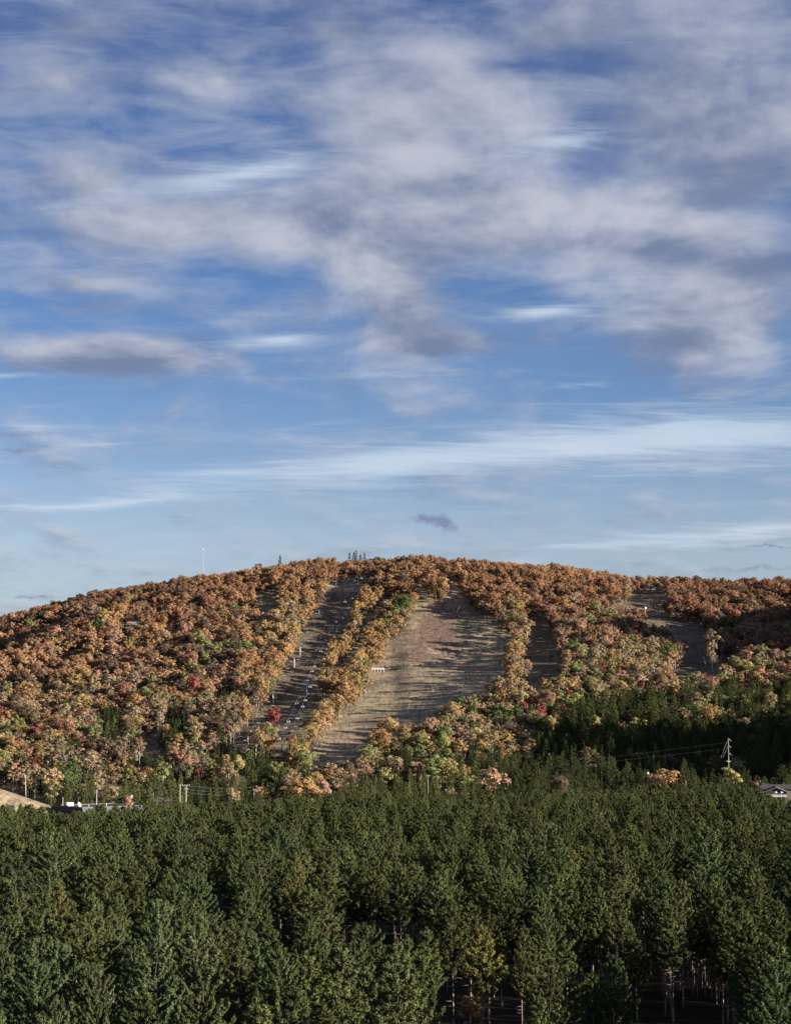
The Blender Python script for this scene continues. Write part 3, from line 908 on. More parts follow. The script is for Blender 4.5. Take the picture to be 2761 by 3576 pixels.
# named trees that stand out in the photo: crown centre pixel, crown height in pixels, kind, colour
FEAT = [
 (954, 2512, 86, 'maple_tree', 'red', 4), (1165, 2262, 50, 'maple_tree', 'red', 4), (1404, 2118, 92, 'maple_tree', 'green', 3), (1375, 2138, 50, 'maple_tree', 'lime', 2),
 (828, 2678, 90, 'maple_tree', 'yellow', 0), (866, 2650, 60, 'maple_tree', 'green', 4), (696, 2240, 80, 'maple_tree', 'lime', 0), (722, 2262, 60, 'maple_tree', 'lime', 2),
 (302, 2552, 70, 'maple_tree', 'red', 2), (190, 2725, 100, 'maple_tree', 'gold', 1), (232, 2708, 90, 'maple_tree', 'green', 3), (1268, 2705, 150, 'spruce_tree', 'spruce', 1),
 (1272, 2388, 70, 'maple_tree', 'salmon', 1), (1255, 2350, 60, 'bare_tree', 'grey', 0), (1045, 2588, 84, 'bare_tree', 'grey', 0), (1082, 2575, 80, 'maple_tree', 'gold', 3), (1070, 2542, 50, 'maple_tree', 'lime', 2),
 (1115, 2548, 70, 'maple_tree', 'salmon', 1), (1140, 2510, 70, 'maple_tree', 'orange', 2), (1712, 2708, 60, 'maple_tree', 'salmon', 2), (2322, 2712, 60, 'maple_tree', 'orange', 2),
 (1886, 2500, 70, 'maple_tree', 'red', 3), (1590, 2500, 40, 'maple_tree', 'red', 4), (1562, 2525, 70, 'maple_tree', 'lime', 3), (1545, 2500, 60, 'maple_tree', 'green', 1),
 (1735, 2410, 60, 'maple_tree', 'yellow', 0), (1840, 2330, 60, 'maple_tree', 'salmon', 1), (1480, 2590, 70, 'maple_tree', 'yellow', 0), (1445, 2600, 70, 'maple_tree', 'gold', 0),
 (1660, 2580, 80, 'maple_tree', 'yellow', 3), (1712, 2600, 90, 'birch_tree', 'gold', 3), (1545, 2600, 90, 'maple_tree', 'lime', 0), (1340, 2620, 60, 'maple_tree', 'tan', 0),
 (2600, 2340, 80, 'maple_tree', 'yellow', 0), (2570, 2385, 60, 'maple_tree', 'lime', 4), (2645, 2310, 60, 'maple_tree', 'lime', 1), (2485, 2400, 80, 'maple_tree', 'salmon', 1),
 (2405, 2482, 60, 'maple_tree', 'yellow', 2), (2510, 2500, 60, 'maple_tree', 'lime', 4), (2575, 2515, 70, 'maple_tree', 'lime', 1), (2662, 2490, 60, 'maple_tree', 'gold', 2),
 (2486, 2235, 110, 'birch_tree', 'tan', 1), (2520, 2225, 100, 'birch_tree', 'tan', 0), (2600, 2210, 90, 'birch_tree', 'tan', 1), (2640, 2215, 90, 'birch_tree', 'tan', 3),
 (1520, 2035, 80, 'maple_tree', 'orange', 2), (1500, 2010, 70, 'maple_tree', 'rust', 0), (1545, 2050, 80, 'maple_tree', 'gold', 1),
 (340, 2190, 70, 'maple_tree', 'green', 1), (117, 2225, 60, 'maple_tree', 'green', 1), (445, 2105, 70, 'maple_tree', 'gold', 3), (508, 2160, 40, 'maple_tree', 'green', 4),
 (450, 2052, 40, 'maple_tree', 'green', 2), (98, 2560, 60, 'maple_tree', 'lime', 3), (60, 2590, 70, 'bare_tree', 'grey', 0), (238, 2540, 90, 'birch_tree', 'tan', 3), (215, 2520, 80, 'birch_tree', 'tan', 1),
 (310, 2665, 110, 'birch_tree', 'tan', 3), (125, 2720, 100, 'birch_tree', 'tan', 1), (570, 2710, 110, 'birch_tree', 'lime', 0), (645, 2690, 80, 'maple_tree', 'salmon', 0), (705, 2630, 90, 'birch_tree', 'tan', 3),
 (75, 2675, 50, 'maple_tree', 'red', 4), (1840, 2195, 80, 'birch_tree', 'tan', 0), (1790, 2170, 60, 'maple_tree', 'green', 1), (2236, 2405, 60, 'maple_tree', 'red', 4), (2035, 2425, 40, 'maple_tree', 'red', 4),
 (1995, 2270, 80, 'maple_tree', 'green', 1), (2025, 2285, 70, 'maple_tree', 'lime', 4), (2478, 2645, 90, 'spruce_tree', 'spruce', 0), (2425, 2610, 90, 'spruce_tree', 'larch', 0), (2500, 2680, 90, 'maple_tree', 'brown', 5),
 (2375, 2600, 90, 'spruce_tree', 'larch', 3), (2325, 2605, 80, 'spruce_tree', 'larch', 3), (2275, 2600, 70, 'spruce_tree', 'larch', 2), (2150, 2570, 80, 'spruce_tree', 'larch', 3), (2115, 2575, 70, 'spruce_tree', 'larch', 2),
 (2065, 2570, 80, 'spruce_tree', 'larch', 2), (2185, 2590, 70, 'spruce_tree', 'larch', 3), (2008, 2560, 60, 'spruce_tree', 'larch', 0), (2545, 2700, 80, 'maple_tree', 'yellow', 4), (2575, 2690, 90, 'bare_tree', 'grey', 1),
 (755, 2770, 80, 'spruce_tree', 'larch', 3), (1060, 2755, 90, 'maple_tree', 'gold', 2), (1125, 2745, 50, 'maple_tree', 'salmon', 4), (1525, 2745, 70, 'spruce_tree', 'larch', 0), (445, 2800, 40, 'maple_tree', 'salmon', 4),
 (978, 1956, 32, 'spruce_tree', 'spruce', 2), (1220, 1953, 50, 'spruce_tree', 'spruce', 0), (1236, 1950, 44, 'spruce_tree', 'spruce', 2), (1243, 1949, 56, 'spruce_tree', 'spruce', 3), (1258, 1954, 36, 'spruce_tree', 'spruce', 2), (1272, 1955, 50, 'spruce_tree', 'spruce', 0),
 (1362, 2052, 26, 'spruce_tree', 'spruce', 0), (1838, 2625, 60, 'maple_tree', 'gold', 4), (1870, 2640, 70, 'spruce_tree', 'spruce', 0), (1800, 2660, 60, 'spruce_tree', 'larch', 2), (1780, 2625, 60, 'maple_tree', 'tan', 2),
 (1850, 2665, 70, 'spruce_tree', 'spruce', 1), (1427, 2765, 60, 'spruce_tree', 'larch', 0), (1400, 2770, 60, 'spruce_tree', 'spruce', 2), (1450, 2762, 60, 'spruce_tree', 'spruce', 3), (1815, 2655, 60, 'spruce_tree', 'spruce', 3), (1225, 1972, 30, 'spruce_tree', 'spruce', 2), (1315, 1966, 46, 'maple_tree', 'green', 2),
]
feat_xy = []
for (cx, cy, hp, kind, colr, vi) in FEAT:
    pr_ = PROTO[KIND[kind][vi % len(KIND[kind])]]
    if cy < 1990:      # on the summit, standing against the sky
        Y = 1925.0; u, t = ray(cx, cy); x = float(u) * Y; y = Y; z = float(H(x, y))
        top = float(ray(cx, cy - hp / 2)[1]) * Y
        sc = max(.5, (top - z) / pr_['h'])
    else:
        base_py = cy + hp * (.5 + (.35 if kind != 'spruce_tree' else .02))
        if cy > 2690: Y = 905.0 + (2760 - cy) * 1.2; u, t = ray(cx, cy); x, y, z = float(u) * Y, Y, float(H(float(u) * Y, Y))
        else:
            p = ga(cx, base_py); x, y, z = p
        hm = float(ray(cx, cy - hp / 2)[1]) * y - z
        sc = min(1.75, max(.55, hm / pr_['h']))
    add_tree(x, y, kind, colr, sc, True, vi, random.uniform(.95, 1.15))
    feat_xy.append((x, y))
feat_xy = np.array(feat_xy)

EDGE_PTS = [(0, 0), (0, .55), (0, -.55), (.6, 0), (-.6, 0), (.45, .4), (-.45, .4)]


def blocked(px, py, s, R, hc):
    """does the crown ellipse (centre pixel, pixel scale) cover ground that the photo shows open?"""
    bad = np.zeros(px.shape, bool)
    for a, b in EDGE_PTS:
        for k_, P_ in RUNP.items():
            bad |= inpoly(px + a * R * s, py + b * hc * s, P_)
    return bad


# hill forest
step = 6.6
XX, YY = np.meshgrid(np.arange(-560, 560, step), np.arange(880, 2075, step))
XX = (XX + rng.uniform(-.42, .42, XX.shape) * step).ravel(); YY = (YY + rng.uniform(-.42, .42, YY.shape) * step).ravel()
keep = (np.abs(XX) < 0.232 * YY + 26) & ~((YY > 2000) & (rng.random(XX.shape) < .4)) 
XX, YY = XX[keep], YY[keep]; ZZ = H(XX, YY)
PX, PY = proj(XX, YY, ZZ + 8.5); SCL = FOC / YY
bad = blocked(PX, PY, SCL, 4.0, 3.8)
near = (np.hypot(XX[:, None] - feat_xy[None, :, 0], YY[:, None] - feat_xy[None, :, 1]).min(1) < 5.0)
ok = ~bad & ~near
# open yard and road around the buildings in the valley
ok &= ~((YY < 960) & (XX < -20) & (rng.random(XX.shape) < .35))
for x, y, z, px, py in zip(XX[ok], YY[ok], ZZ[ok], PX[ok], PY[ok]):
    mx = mixfor(px + random.gauss(0, 18), py + random.gauss(0, 9))
    pn = float(vnoise(x, y, 34, 41)) * 1.15 + float(vnoise(x, y, 90, 42)) * .7 + .5
    q = (min(max(.62 * pn + .38 * random.random(), 0), .999) if random.random() < .8 else random.random()) * sum(m[2] for m in mx)
    for kd, cl, w in mx:
        q -= w
        if q <= 0: break
    sc = min(1.45, max(.55, random.gauss(.95, .22))) * (0.9 if y > 1700 else 1.0)
    if y > 1800: sc = min(sc, 1.05) * .86
    if kd == 'white_pine_tree': sc *= .72
    add_tree(x, y, kd, cl, sc, z=z)

# scrub on the runs: thick along their edges, sparse in the open
nb_ = 9000
by = rng.uniform(960, 1960, nb_); bx = rng.uniform(-.2, .2, nb_) * by; bz = H(bx, by); bqx, bqy = proj(bx, by, bz)
inside = np.zeros(nb_, bool); core = np.zeros(nb_, bool)
for k_, P_ in RUNP.items():
    if k_ == 'knoll': continue
    i_ = inpoly(bqx, bqy, P_); inside |= i_
    core |= i_ & inpoly(bqx - 22, bqy + 6, P_) & inpoly(bqx + 22, bqy + 6, P_)
inside &= ~((np.abs(bqx - 1319) < 60) & (np.abs(bqy - 2355) < 40))
dens = np.where(core, .16, .75) * np.where(vnoise(bx, by, 30, 77) > .1, 1.6, .6)
for i_ in np.where(inside & (rng.random(nb_) < dens))[0]:
    add_tree(bx[i_], by[i_], 'bush', random.choice(['brown', 'brown', 'grey', 'tan'] if core[i_] else ['tan', 'brown', 'brown', 'grey', 'gold', 'green', 'rust']),
             random.uniform(.35, 1.0) if core[i_] else random.uniform(.6, 1.6), z=bz[i_])

# thicker growth in the narrow strips between the ski runs
by = rng.uniform(1180, 1850, 1500); bx = rng.uniform(-.06, .085, 1500) * by; bz = H(bx, by); bqx, bqy = proj(bx, by, bz + 5)
free = ~blocked(bqx, bqy, FOC / by, 3.0, 4.2) & (np.hypot(bx[:, None] - feat_xy[None, :, 0], by[:, None] - feat_xy[None, :, 1]).min(1) > 4)
for i_ in np.where(free)[0]:
    add_tree(bx[i_], by[i_], 'maple_tree', random.choice(['orange', 'gold', 'tan', 'tan', 'brown', 'lime']), random.uniform(.5, .85), z=bz[i_])

# wooded hill beyond the right edge of the photo, whose shadow lies over the valley
for _ in range(330):
    x = random.gauss(375, 75); y = random.gauss(1035, 75)
    if x > 0.215 * y + 14: add_tree(x, y, 'white_pine_tree', 'pine', random.uniform(.8, 1.1))
for _ in range(350):
    x = random.gauss(440, 70); y = random.gauss(1490, 85)
    if x > 0.215 * y + 14: add_tree(x, y, 'maple_tree', 'rust', random.uniform(.8, 1.1))


# foreground plantation
def Z4(p): return [(x / 1.686, 2700 + y / 1.686) for x, y in p]
def Z5(p): return [(900 + x / 1.686, 2700 + y / 1.686) for x, y in p]
def Z6(p): return [(1761 + x / 1.686, 2700 + y / 1.686) for x, y in p]


HOLES = [np.array(p) for p in (
    Z5([(95, 800), (215, 790), (215, 1040), (150, 1080), (95, 950)]), Z5([(490, 850), (900, 870), (1090, 900), (1050, 1000), (900, 1010), (640, 1000), (500, 960)]),
    Z5([(1425, 940), (1490, 930), (1500, 1220), (1440, 1180)]), Z5([(1260, 1290), (1440, 1310), (1440, 1477), (1270, 1477)]),
    Z6([(530, 1050), (580, 1040), (600, 1300), (560, 1300)]), Z6([(960, 1080), (1240, 1120), (1340, 1180), (1340, 1420), (1180, 1450), (1000, 1440)]),
    Z6([(745, 880), (820, 880), (820, 990), (760, 1000)]), Z4([(1285, 640), (1345, 650), (1350, 880), (1290, 860)]), Z4([(1620, 800), (1686, 820), (1686, 1000), (1640, 960)]),
    Z4([(120, 1100), (200, 1130), (180, 1260), (110, 1230)]))]


def FRONT(u):
    # uneven front edge of the plantation
    return np.interp(u, [-.2, -.1, -.04, .04, .07, .085, .11, .125, .145, .165, .18, .2], [168, 180, 200, 205, 230, 255, 250, 296, 305, 288, 240, 250])


def canopy_limit(px):
    """photo row of the far edge of the plantation"""
    x = px / 1.63762
    return np.interp(x, [0, 90, 110, 178, 195, 480, 620, 800, 1000, 1200, 1400, 1600, 1686],
                     [1722, 1722, 1738, 1738, 1722, 1718, 1706, 1690, 1700, 1690, 1690, 1680, 1708]) * 1.63762


step = 7.5
XX, YY = np.meshgrid(np.arange(-230, 300, step), np.arange(172, 905, step))
XX = (XX + rng.uniform(-.4, .4, XX.shape) * step).ravel(); YY = (YY + rng.uniform(-.4, .4, YY.shape) * step).ravel()
keep = (XX > -0.205 * YY - 9) & (XX < 0.205 * YY + 75)
XX, YY = XX[keep], YY[keep]; ZZ = H(XX, YY)
n_pine0 = len(T)
for x, y, z in zip(XX, YY, ZZ):
    left = np.clip((-x / y) / .2 + .35 - (y - 200) / 500, 0, 1)
    kd = 'white_pine_tree' if random.random() < (.12 + .55 * left * (y < 460)) else 'red_pine_tree'
    if kd == 'white_pine_tree' and random.random() < .35: continue
    vi = random.choice(KIND[kd]); pr_ = PROTO[vi]
    sc = random.gauss(.965, .15) * (.96 if kd == 'white_pine_tree' else 1)
    sc = min(max(sc, .74), 1.22)
    if y < FRONT(x / y): continue
    px, pt = proj(x, y, z + pr_['h'] * sc)
    lim_ = float(canopy_limit(px))
    if pt < lim_ - 6:
        sc = (float(ray(px, lim_ + random.uniform(-16, 20))[1]) * y - z) / pr_['h']
        if sc < .55: continue
    s = FOC / y
    cb = z + pr_['base'] * sc; ct = z + pr_['h'] * sc
    _, pc = proj(x, y, (cb + ct) / 2)
    hh = (ct - cb) / 2 * s; rr = pr_['R'] * sc * s
    hit = any(inpoly(np.array([px + a * rr]), np.array([pc + b * hh]), P_)[0] for P_ in HOLES for a, b in EDGE_PTS)
    if hit: continue
    col = 'bluepine' if kd == 'white_pine_tree' else ('yellowpine' if random.random() < .02 else 'pine')
    T.append([x, y, z, vi, sc, random.uniform(0, 6.28), CN.index(col), random.uniform(.74, 1.26), False])
# closer-planted slim pines behind the openings, where rows of bare trunks show
for _ in range(520):
    y = random.uniform(215, 470); u_ = random.uniform(-.13, .2); x = u_ * y
    if y < FRONT(u_) + 6: continue
    vi = random.choice(KIND['red_pine_tree']); pr_ = PROTO[vi]; sc = random.uniform(.80, .96); z = float(H(x, y)); s = FOC / y
    cb, ct = z + pr_['base'] * sc, z + pr_['h'] * sc
    _, pc = proj(x, y, (cb + ct) / 2); px, pb_ = proj(x, y, z + 4); hh = (ct - cb) / 2 * s; rr = pr_['R'] * sc * s
    if not any(inpoly(np.array([px + dx_]), np.array([pb_]), P_)[0] for P_ in HOLES for dx_ in (-25, 0, 25)): continue
    if any(inpoly(np.array([px + a * rr]), np.array([pc + b * hh]), P_)[0] for P_ in HOLES for a, b in EDGE_PTS): continue
    T.append([x, y, z, vi, sc, random.uniform(0, 6.28), CN.index('pine'), random.uniform(.72, 1.2), False])
# shrubs and saplings along the lower right edge
for (px_, Y_, kd_, cl_, sc_) in ((2460, 262, 'maple_tree', 'rust', .26), (2520, 268, 'maple_tree', 'orange', .24), (2570, 275, 'spruce_tree', 'spruce', .34), (2640, 262, 'white_pine_tree', 'bluepine', .62),
                                 (2700, 262, 'maple_tree', 'orange', .36), (2745, 270, 'maple_tree', 'gold', .34), (2420, 255, 'maple_tree', 'brown', .22), (2735, 255, 'maple_tree', 'rust', .28), (350, 205, 'maple_tree', 'orange', .5),
                                 (2330, 262, 'spruce_tree', 'spruce', .3), (1650, 300, 'maple_tree', 'gold', .5), (1905, 262, 'spruce_tree', 'spruce', .28)):
    add_tree(float(ray(px_, 3400)[0]) * Y_, Y_, kd_, cl_, sc_, True)
print('trees', len(T), 'foreground', len(T) - n_pine0)

# ------------------------------------------------------------------ which trees show, and how large
TA = np.array([[t[0], t[1], t[2], t[3], t[4], t[5], t[6], t[7], t[8]] for t in T], float)
WIDE = rng.uniform(.84, 1.26, len(TA))
GW, GH = int(PW / 3) + 2, int(PH / 3) + 2
buf = np.zeros((GH, GW), np.int32)
order = np.argsort(TA[:, 1])
vis = np.zeros(len(TA), int)
for i in order:
    x, y, z, pi_, sc = TA[i, :5]
    p = PROTO[int(pi_)]
    px, pt = proj(x, y, z + p['h'] * sc); _, pb = proj(x, y, z + p['base'] * sc)
    rx = max(p['R'] * sc * FOC / y / 3 * .9, .7); cx = px / 3; cy = (pt + pb) / 6; ry = max((pb - pt) / 6, .7)
    x0, x1 = max(0, int(cx - rx)), min(GW, int(cx + rx) + 2); y0, y1 = max(0, int(cy - ry)), min(GH, int(cy + ry) + 2)
    if x1 <= x0 or y1 <= y0: continue
    gy_, gx_ = np.ogrid[y0:y1, x0:x1]
    m_ = (((gx_ - cx) / rx) ** 2 + ((gy_ - cy) / ry) ** 2 <= 1) & (buf[y0:y1, x0:x1] == 0)
    vis[i] = int(m_.sum())
    buf[y0:y1, x0:x1][m_] = 1

LIMIT = dict(bush=120, maple_tree=300, birch_tree=200, bare_tree=110, spruce_tree=300, red_pine_tree=300, white_pine_tree=180)
indiv = np.zeros(len(TA), bool)
kinds = np.array([PROTO[int(k)]['kind'] for k in TA[:, 3]])
for kd, lim in LIMIT.items():
    ii = np.where((kinds == kd) & (vis > (3 if kd != 'bush' else 0)))[0]
    own = [i for i in ii if TA[i, 8] > 0]
    rest = sorted([i for i in ii if TA[i, 8] == 0], key=lambda i: -vis[i])
    for i in (own + rest)[:lim]: indiv[i] = True

CW = dict(rust='rust red', orange='orange', salmon='pinkish orange', gold='golden', tan='tan', yellow='bright yellow', lime='yellow green',
          green='green', red='crimson', brown='brown', grey='grey', pine='dark green', bluepine='bluish green', yellowpine='yellowing',
          spruce='dark green', larch='olive green')
KW = dict(bush='low bush', maple_tree='broadleaf tree', birch_tree='birch', bare_tree='leafless tree', spruce_tree='spruce', red_pine_tree='tufted pine', white_pine_tree='feathery pine')
GW_ = dict(bush='low bushes on the ski runs', maple_tree='broadleaved trees on the hill', birch_tree='birches on the hill', bare_tree='nearly bare trees on the hill', spruce_tree='spruces at the foot of the hill',
           red_pine_tree='tufted pines of the plantation', white_pine_tree='feathery white pines')


def place_words(px, py, kd, y):
    x, yy = px / 1.63762, py / 1.63762
    if y < 860 and kd in ('red_pine_tree', 'white_pine_tree'):
        col_ = ['at left edge', 'left of centre', 'in the centre', 'right of centre', 'at right edge'][min(4, max(0, int(x / 337.3)))]
        row_ = 'in farthest row' if yy < 1760 else ('in back rows' if yy < 1850 else ('in middle rows' if yy < 1960 else ('in near rows' if yy < 2080 else 'in frontmost rows')))
        return row_ + ' ' + col_
    if yy < 1215: a = 'on skyline'
    elif yy < 1300: a = 'just below hilltop'
    elif yy < 1420: a = 'halfway up hill'
    elif yy < 1540: a = 'low on hillside'
    elif yy < 1640: a = 'at hill foot'
    else: a = 'in valley behind pines'
    if x < 200: b = 'at far left'
    elif x < 400: b = 'left of lift'
    elif x < 600: b = 'beside lift run'
    elif x < 800: b = 'between both runs'
    elif x < 960: b = 'below wide run'
    elif x < 1150: b = 'right of wide run'
    elif x < 1320: b = 'left of right run'
    elif x < 1500: b = 'around right run'
    else: b = 'near right edge'
    return a + ' ' + b


seen = {}
src = {}      # one object pair per prototype, referenced by the far woods
todo = []
for i in np.where(indiv)[0]:
    x, y, z, pi_, sc, rot, ci, tone, own = TA[i]
    p = PROTO[int(pi_)]; cn = CN[int(ci)]
    px, py = proj(x, y, z + (p['h'] + p['base']) / 2 * sc)
    size = 'tall' if sc > 1.08 else ('small' if sc < .86 else '')
    lab = ('%s %s %s %s' % (size, CW[cn], KW[p['kind']], place_words(px, py, p['kind'], y))).strip()
    todo.append((i, lab, int(px), int(py)))
    seen.setdefault(lab, []).append(len(todo) - 1)
# trees that would share a label are told apart by order across the photo
final = [None] * len(todo)
ORD = ('leftmost second third fourth fifth sixth seventh eighth ninth tenth eleventh twelfth thirteenth fourteenth fifteenth sixteenth '
       'seventeenth eighteenth nineteenth twentieth twenty-first twenty-second twenty-third twenty-fourth twenty-fifth twenty-sixth '
       'twenty-seventh twenty-eighth twenty-ninth thirtieth thirty-first thirty-second thirty-third thirty-fourth thirty-fifth thirty-sixth '
       'thirty-seventh thirty-eighth thirty-ninth fortieth forty-first forty-second forty-third forty-fourth forty-fifth forty-sixth').split()
for lab, ks in seen.items():
    ks = sorted(ks, key=lambda k: todo[k][2])
    for r_, k in enumerate(ks):
        l = lab
        if len(ks) > 1:
            l += ', leftmost' if r_ == 0 else (', rightmost' if r_ == len(ks) - 1 else ', %s from left' % ORD[min(r_, len(ORD) - 1)])
        final[k] = l
cnt = 0
for (i, lab, px, py), lb in zip(todo, final):
    x, y, z, pi_, sc, rot, ci, tone, own = TA[i]
    p = PROTO[int(pi_)]; cn = CN[int(ci)]
    root = empty(p['kind'], (x, y, z), rot); wd = WIDE[i]; root.scale = (sc * wd, sc * wd, sc)
    tag(root, lb, 'bush' if p['kind'] == 'bush' else 'tree', GW_[p['kind']] + ', ' + CW[cn])
    c = bpy.data.objects.new('foliage' if p['kind'] == 'bush' else 'crown', p['crown']); c.parent = root; COL.objects.link(c)
    k = bpy.data.objects.new('stems' if p['kind'] == 'bush' else 'trunk', p['trunk']); k.parent = root; COL.objects.link(k)
    base_c = CV[int(ci)] * tone
    c['tint'] = [float(v) for v in base_c * (1 + rng.uniform(-.07, .07, 3))]
    if int(pi_) not in src: src[int(pi_)] = (c, k)
    cnt += 1
print('individual trees', cnt)


def wood(name, sel, label):
    """the many remaining trees of a kind as one object, set out with geometry nodes from the same tree meshes"""
    ids = np.where(sel)[0]
    if not len(ids): return
    me = bpy.data.meshes.new(name)
    me.vertices.add(len(ids)); me.vertices.foreach_set('co', TA[ids, :3].astype(np.float32).ravel())
    a = me.attributes.new('variant', 'INT', 'POINT'); a.data.foreach_set('value', TA[ids, 3].astype(np.int32))
    sz = np.stack([TA[ids, 4] * WIDE[ids], TA[ids, 4] * WIDE[ids], TA[ids, 4]], 1)
    a = me.attributes.new('size', 'FLOAT_VECTOR', 'POINT'); a.data.foreach_set('vector', sz.astype(np.float32).ravel())
    a = me.attributes.new('turn', 'FLOAT', 'POINT'); a.data.foreach_set('value', TA[ids, 5].astype(np.float32))
    tint = CV[TA[ids, 6].astype(int)] * TA[ids, 7][:, None] * (1 + rng.uniform(-.07, .07, (len(ids), 3)))
    a = me.attributes.new('tint', 'FLOAT_VECTOR', 'POINT'); a.data.foreach_set('vector', tint.astype(np.float32).ravel())
    o = bpy.data.objects.new(name, me); COL.objects.link(o)
    tag(o, label, 'scrub' if name == 'scrub' else 'forest', kind='stuff')
    g = bpy.data.node_groups.new(name, 'GeometryNodeTree')
    g.interface.new_socket('Geometry', in_out='INPUT', socket_type='NodeSocketGeometry')
    g.interface.new_socket('Geometry', in_out='OUTPUT', socket_type='NodeSocketGeometry')
    gi = g.nodes.new('NodeGroupInput'); go = g.nodes.new('NodeGroupOutput')

    def attr(nm, ty):
        n = g.nodes.new('GeometryNodeInputNamedAttribute'); n.data_type = ty; n.inputs['Name'].default_value = nm
        return [s for s in n.outputs if s.enabled and s.name == 'Attribute'][0]
    var, siz, trn = attr('variant', 'INT'), attr('size', 'FLOAT_VECTOR'), attr('turn', 'FLOAT')
    cx = g.nodes.new('ShaderNodeCombineXYZ'); g.links.new(trn, cx.inputs[2])
    jn = g.nodes.new('GeometryNodeJoinGeometry')
    for vi in sorted(set(TA[ids, 3].astype(int))):
        if vi not in src: continue
        cp = g.nodes.new('FunctionNodeCompare'); cp.data_type = 'INT'; cp.operation = 'EQUAL'
        ins = [s for s in cp.inputs if s.enabled]
        g.links.new(var, ins[0]); ins[1].default_value = int(vi)
        for part in src[vi]:
            oi = g.nodes.new('GeometryNodeObjectInfo'); oi.transform_space = 'ORIGINAL'
            oi.inputs['Object'].default_value = part; oi.inputs['As Instance'].default_value = True
            ip = g.nodes.new('GeometryNodeInstanceOnPoints')
            g.links.new(gi.outputs[0], ip.inputs['Points']); g.links.new(cp.outputs[0], ip.inputs['Selection'])
            g.links.new(oi.outputs['Geometry'], ip.inputs['Instance'])
            g.links.new(cx.outputs[0], ip.inputs['Rotation']); g.links.new(siz, ip.inputs['Scale'])
            g.links.new(ip.outputs[0], jn.inputs[0])
    g.links.new(jn.outputs[0], go.inputs[0])
    md = o.modifiers.new('trees', 'NODES'); md.node_group = g
    return o


for kd, nm, lb in (('bush', 'scrub', 'thin brown scrub scattered over the open ski runs'),
                   ('maple_tree', 'broadleaved_forest', 'mass of orange, rust and gold trees filling the hillside'),
                   ('birch_tree', 'birch_forest', 'mass of tan birches scattered through the hillside'),
                   ('bare_tree', 'bare_forest', 'scattered grey leafless trees across the hillside'),
                   ('spruce_tree', 'spruce_forest', 'mass of dark spruces at the foot of the hill'),
                   ('red_pine_tree', 'red_pine_forest', 'remaining tufted pines inside the foreground plantation'),
                   ('white_pine_tree', 'white_pine_forest', 'remaining feathery pines of the foreground and right knoll')):
    wood(nm, (kinds == kd) & ~indiv, lb)

# ------------------------------------------------------------------ built things: materials
M_WHITE = mat("weathered white paint", (0.68, 0.68, 0.66), 0.55, var=0.15, scale=1.5)
M_GALV = mat("galvanised steel", (0.26, 0.27, 0.29), 0.45, 0.3, var=0.2, scale=1.5)
M_DKSTEEL = mat("dark steel", (0.045, 0.048, 0.055), 0.5, 0.2, var=0.2, scale=2)
M_BLUE = mat("blue painted steel", (0.05, 0.10, 0.30), 0.5, var=0.25, scale=1.2)
M_SEAT = mat("pale chair slats", (0.66, 0.66, 0.64), 0.6, var=0.1, scale=3)
M_CABLE = mat("steel rope", (0.10, 0.10, 0.11), 0.5, 0.4, var=0.1, scale=3)
M_WOOD = mat("weathered timber", (0.33, 0.30, 0.25), 0.85, var=0.25, scale=1.6)
M_PALE = mat("sun bleached timber", (0.30, 0.28, 0.24), 0.8, var=0.2, scale=2)
M_BROWN = mat("brown stained boards", (0.045, 0.028, 0.020), 0.8, var=0.4, scale=1.2)
M_GREYWALL = mat("grey ribbed cladding", (0.045, 0.047, 0.055), 0.6, var=0.15, scale=.5)
M_DARKROOF = mat("blue grey shingles", (0.035, 0.048, 0.075), 0.8, var=0.3, scale=1.5)
M_ROOF = mat("grey brown shingles", (0.065, 0.060, 0.055), 0.85, var=0.3, scale=1.4)
M_GLASS = mat("dark window glass", (0.02, 0.025, 0.035), 0.1, var=0.1, scale=2)
M_CREAM = mat("cream render", (0.24, 0.21, 0.17), 0.8, var=0.15, scale=1)
M_YELLOW = mat("worn yellow machine paint", (0.36, 0.24, 0.07), 0.5, var=0.25, scale=1)
M_RUBBER = mat("black rubber", (0.015, 0.015, 0.016), 0.8, var=0.2, scale=2)
M_ROCK = mat("grey rock", (0.13, 0.125, 0.12), 0.9, var=0.35, scale=1.2, bump=.5)
M_CARG = mat("green car paint", (0.04, 0.11, 0.08), 0.25, var=0.05, scale=1)
M_CARW = mat("white car paint", (0.40, 0.40, 0.41), 0.25, var=0.05, scale=1)


def slope(py): return float(ray(PW / 2, py)[1])


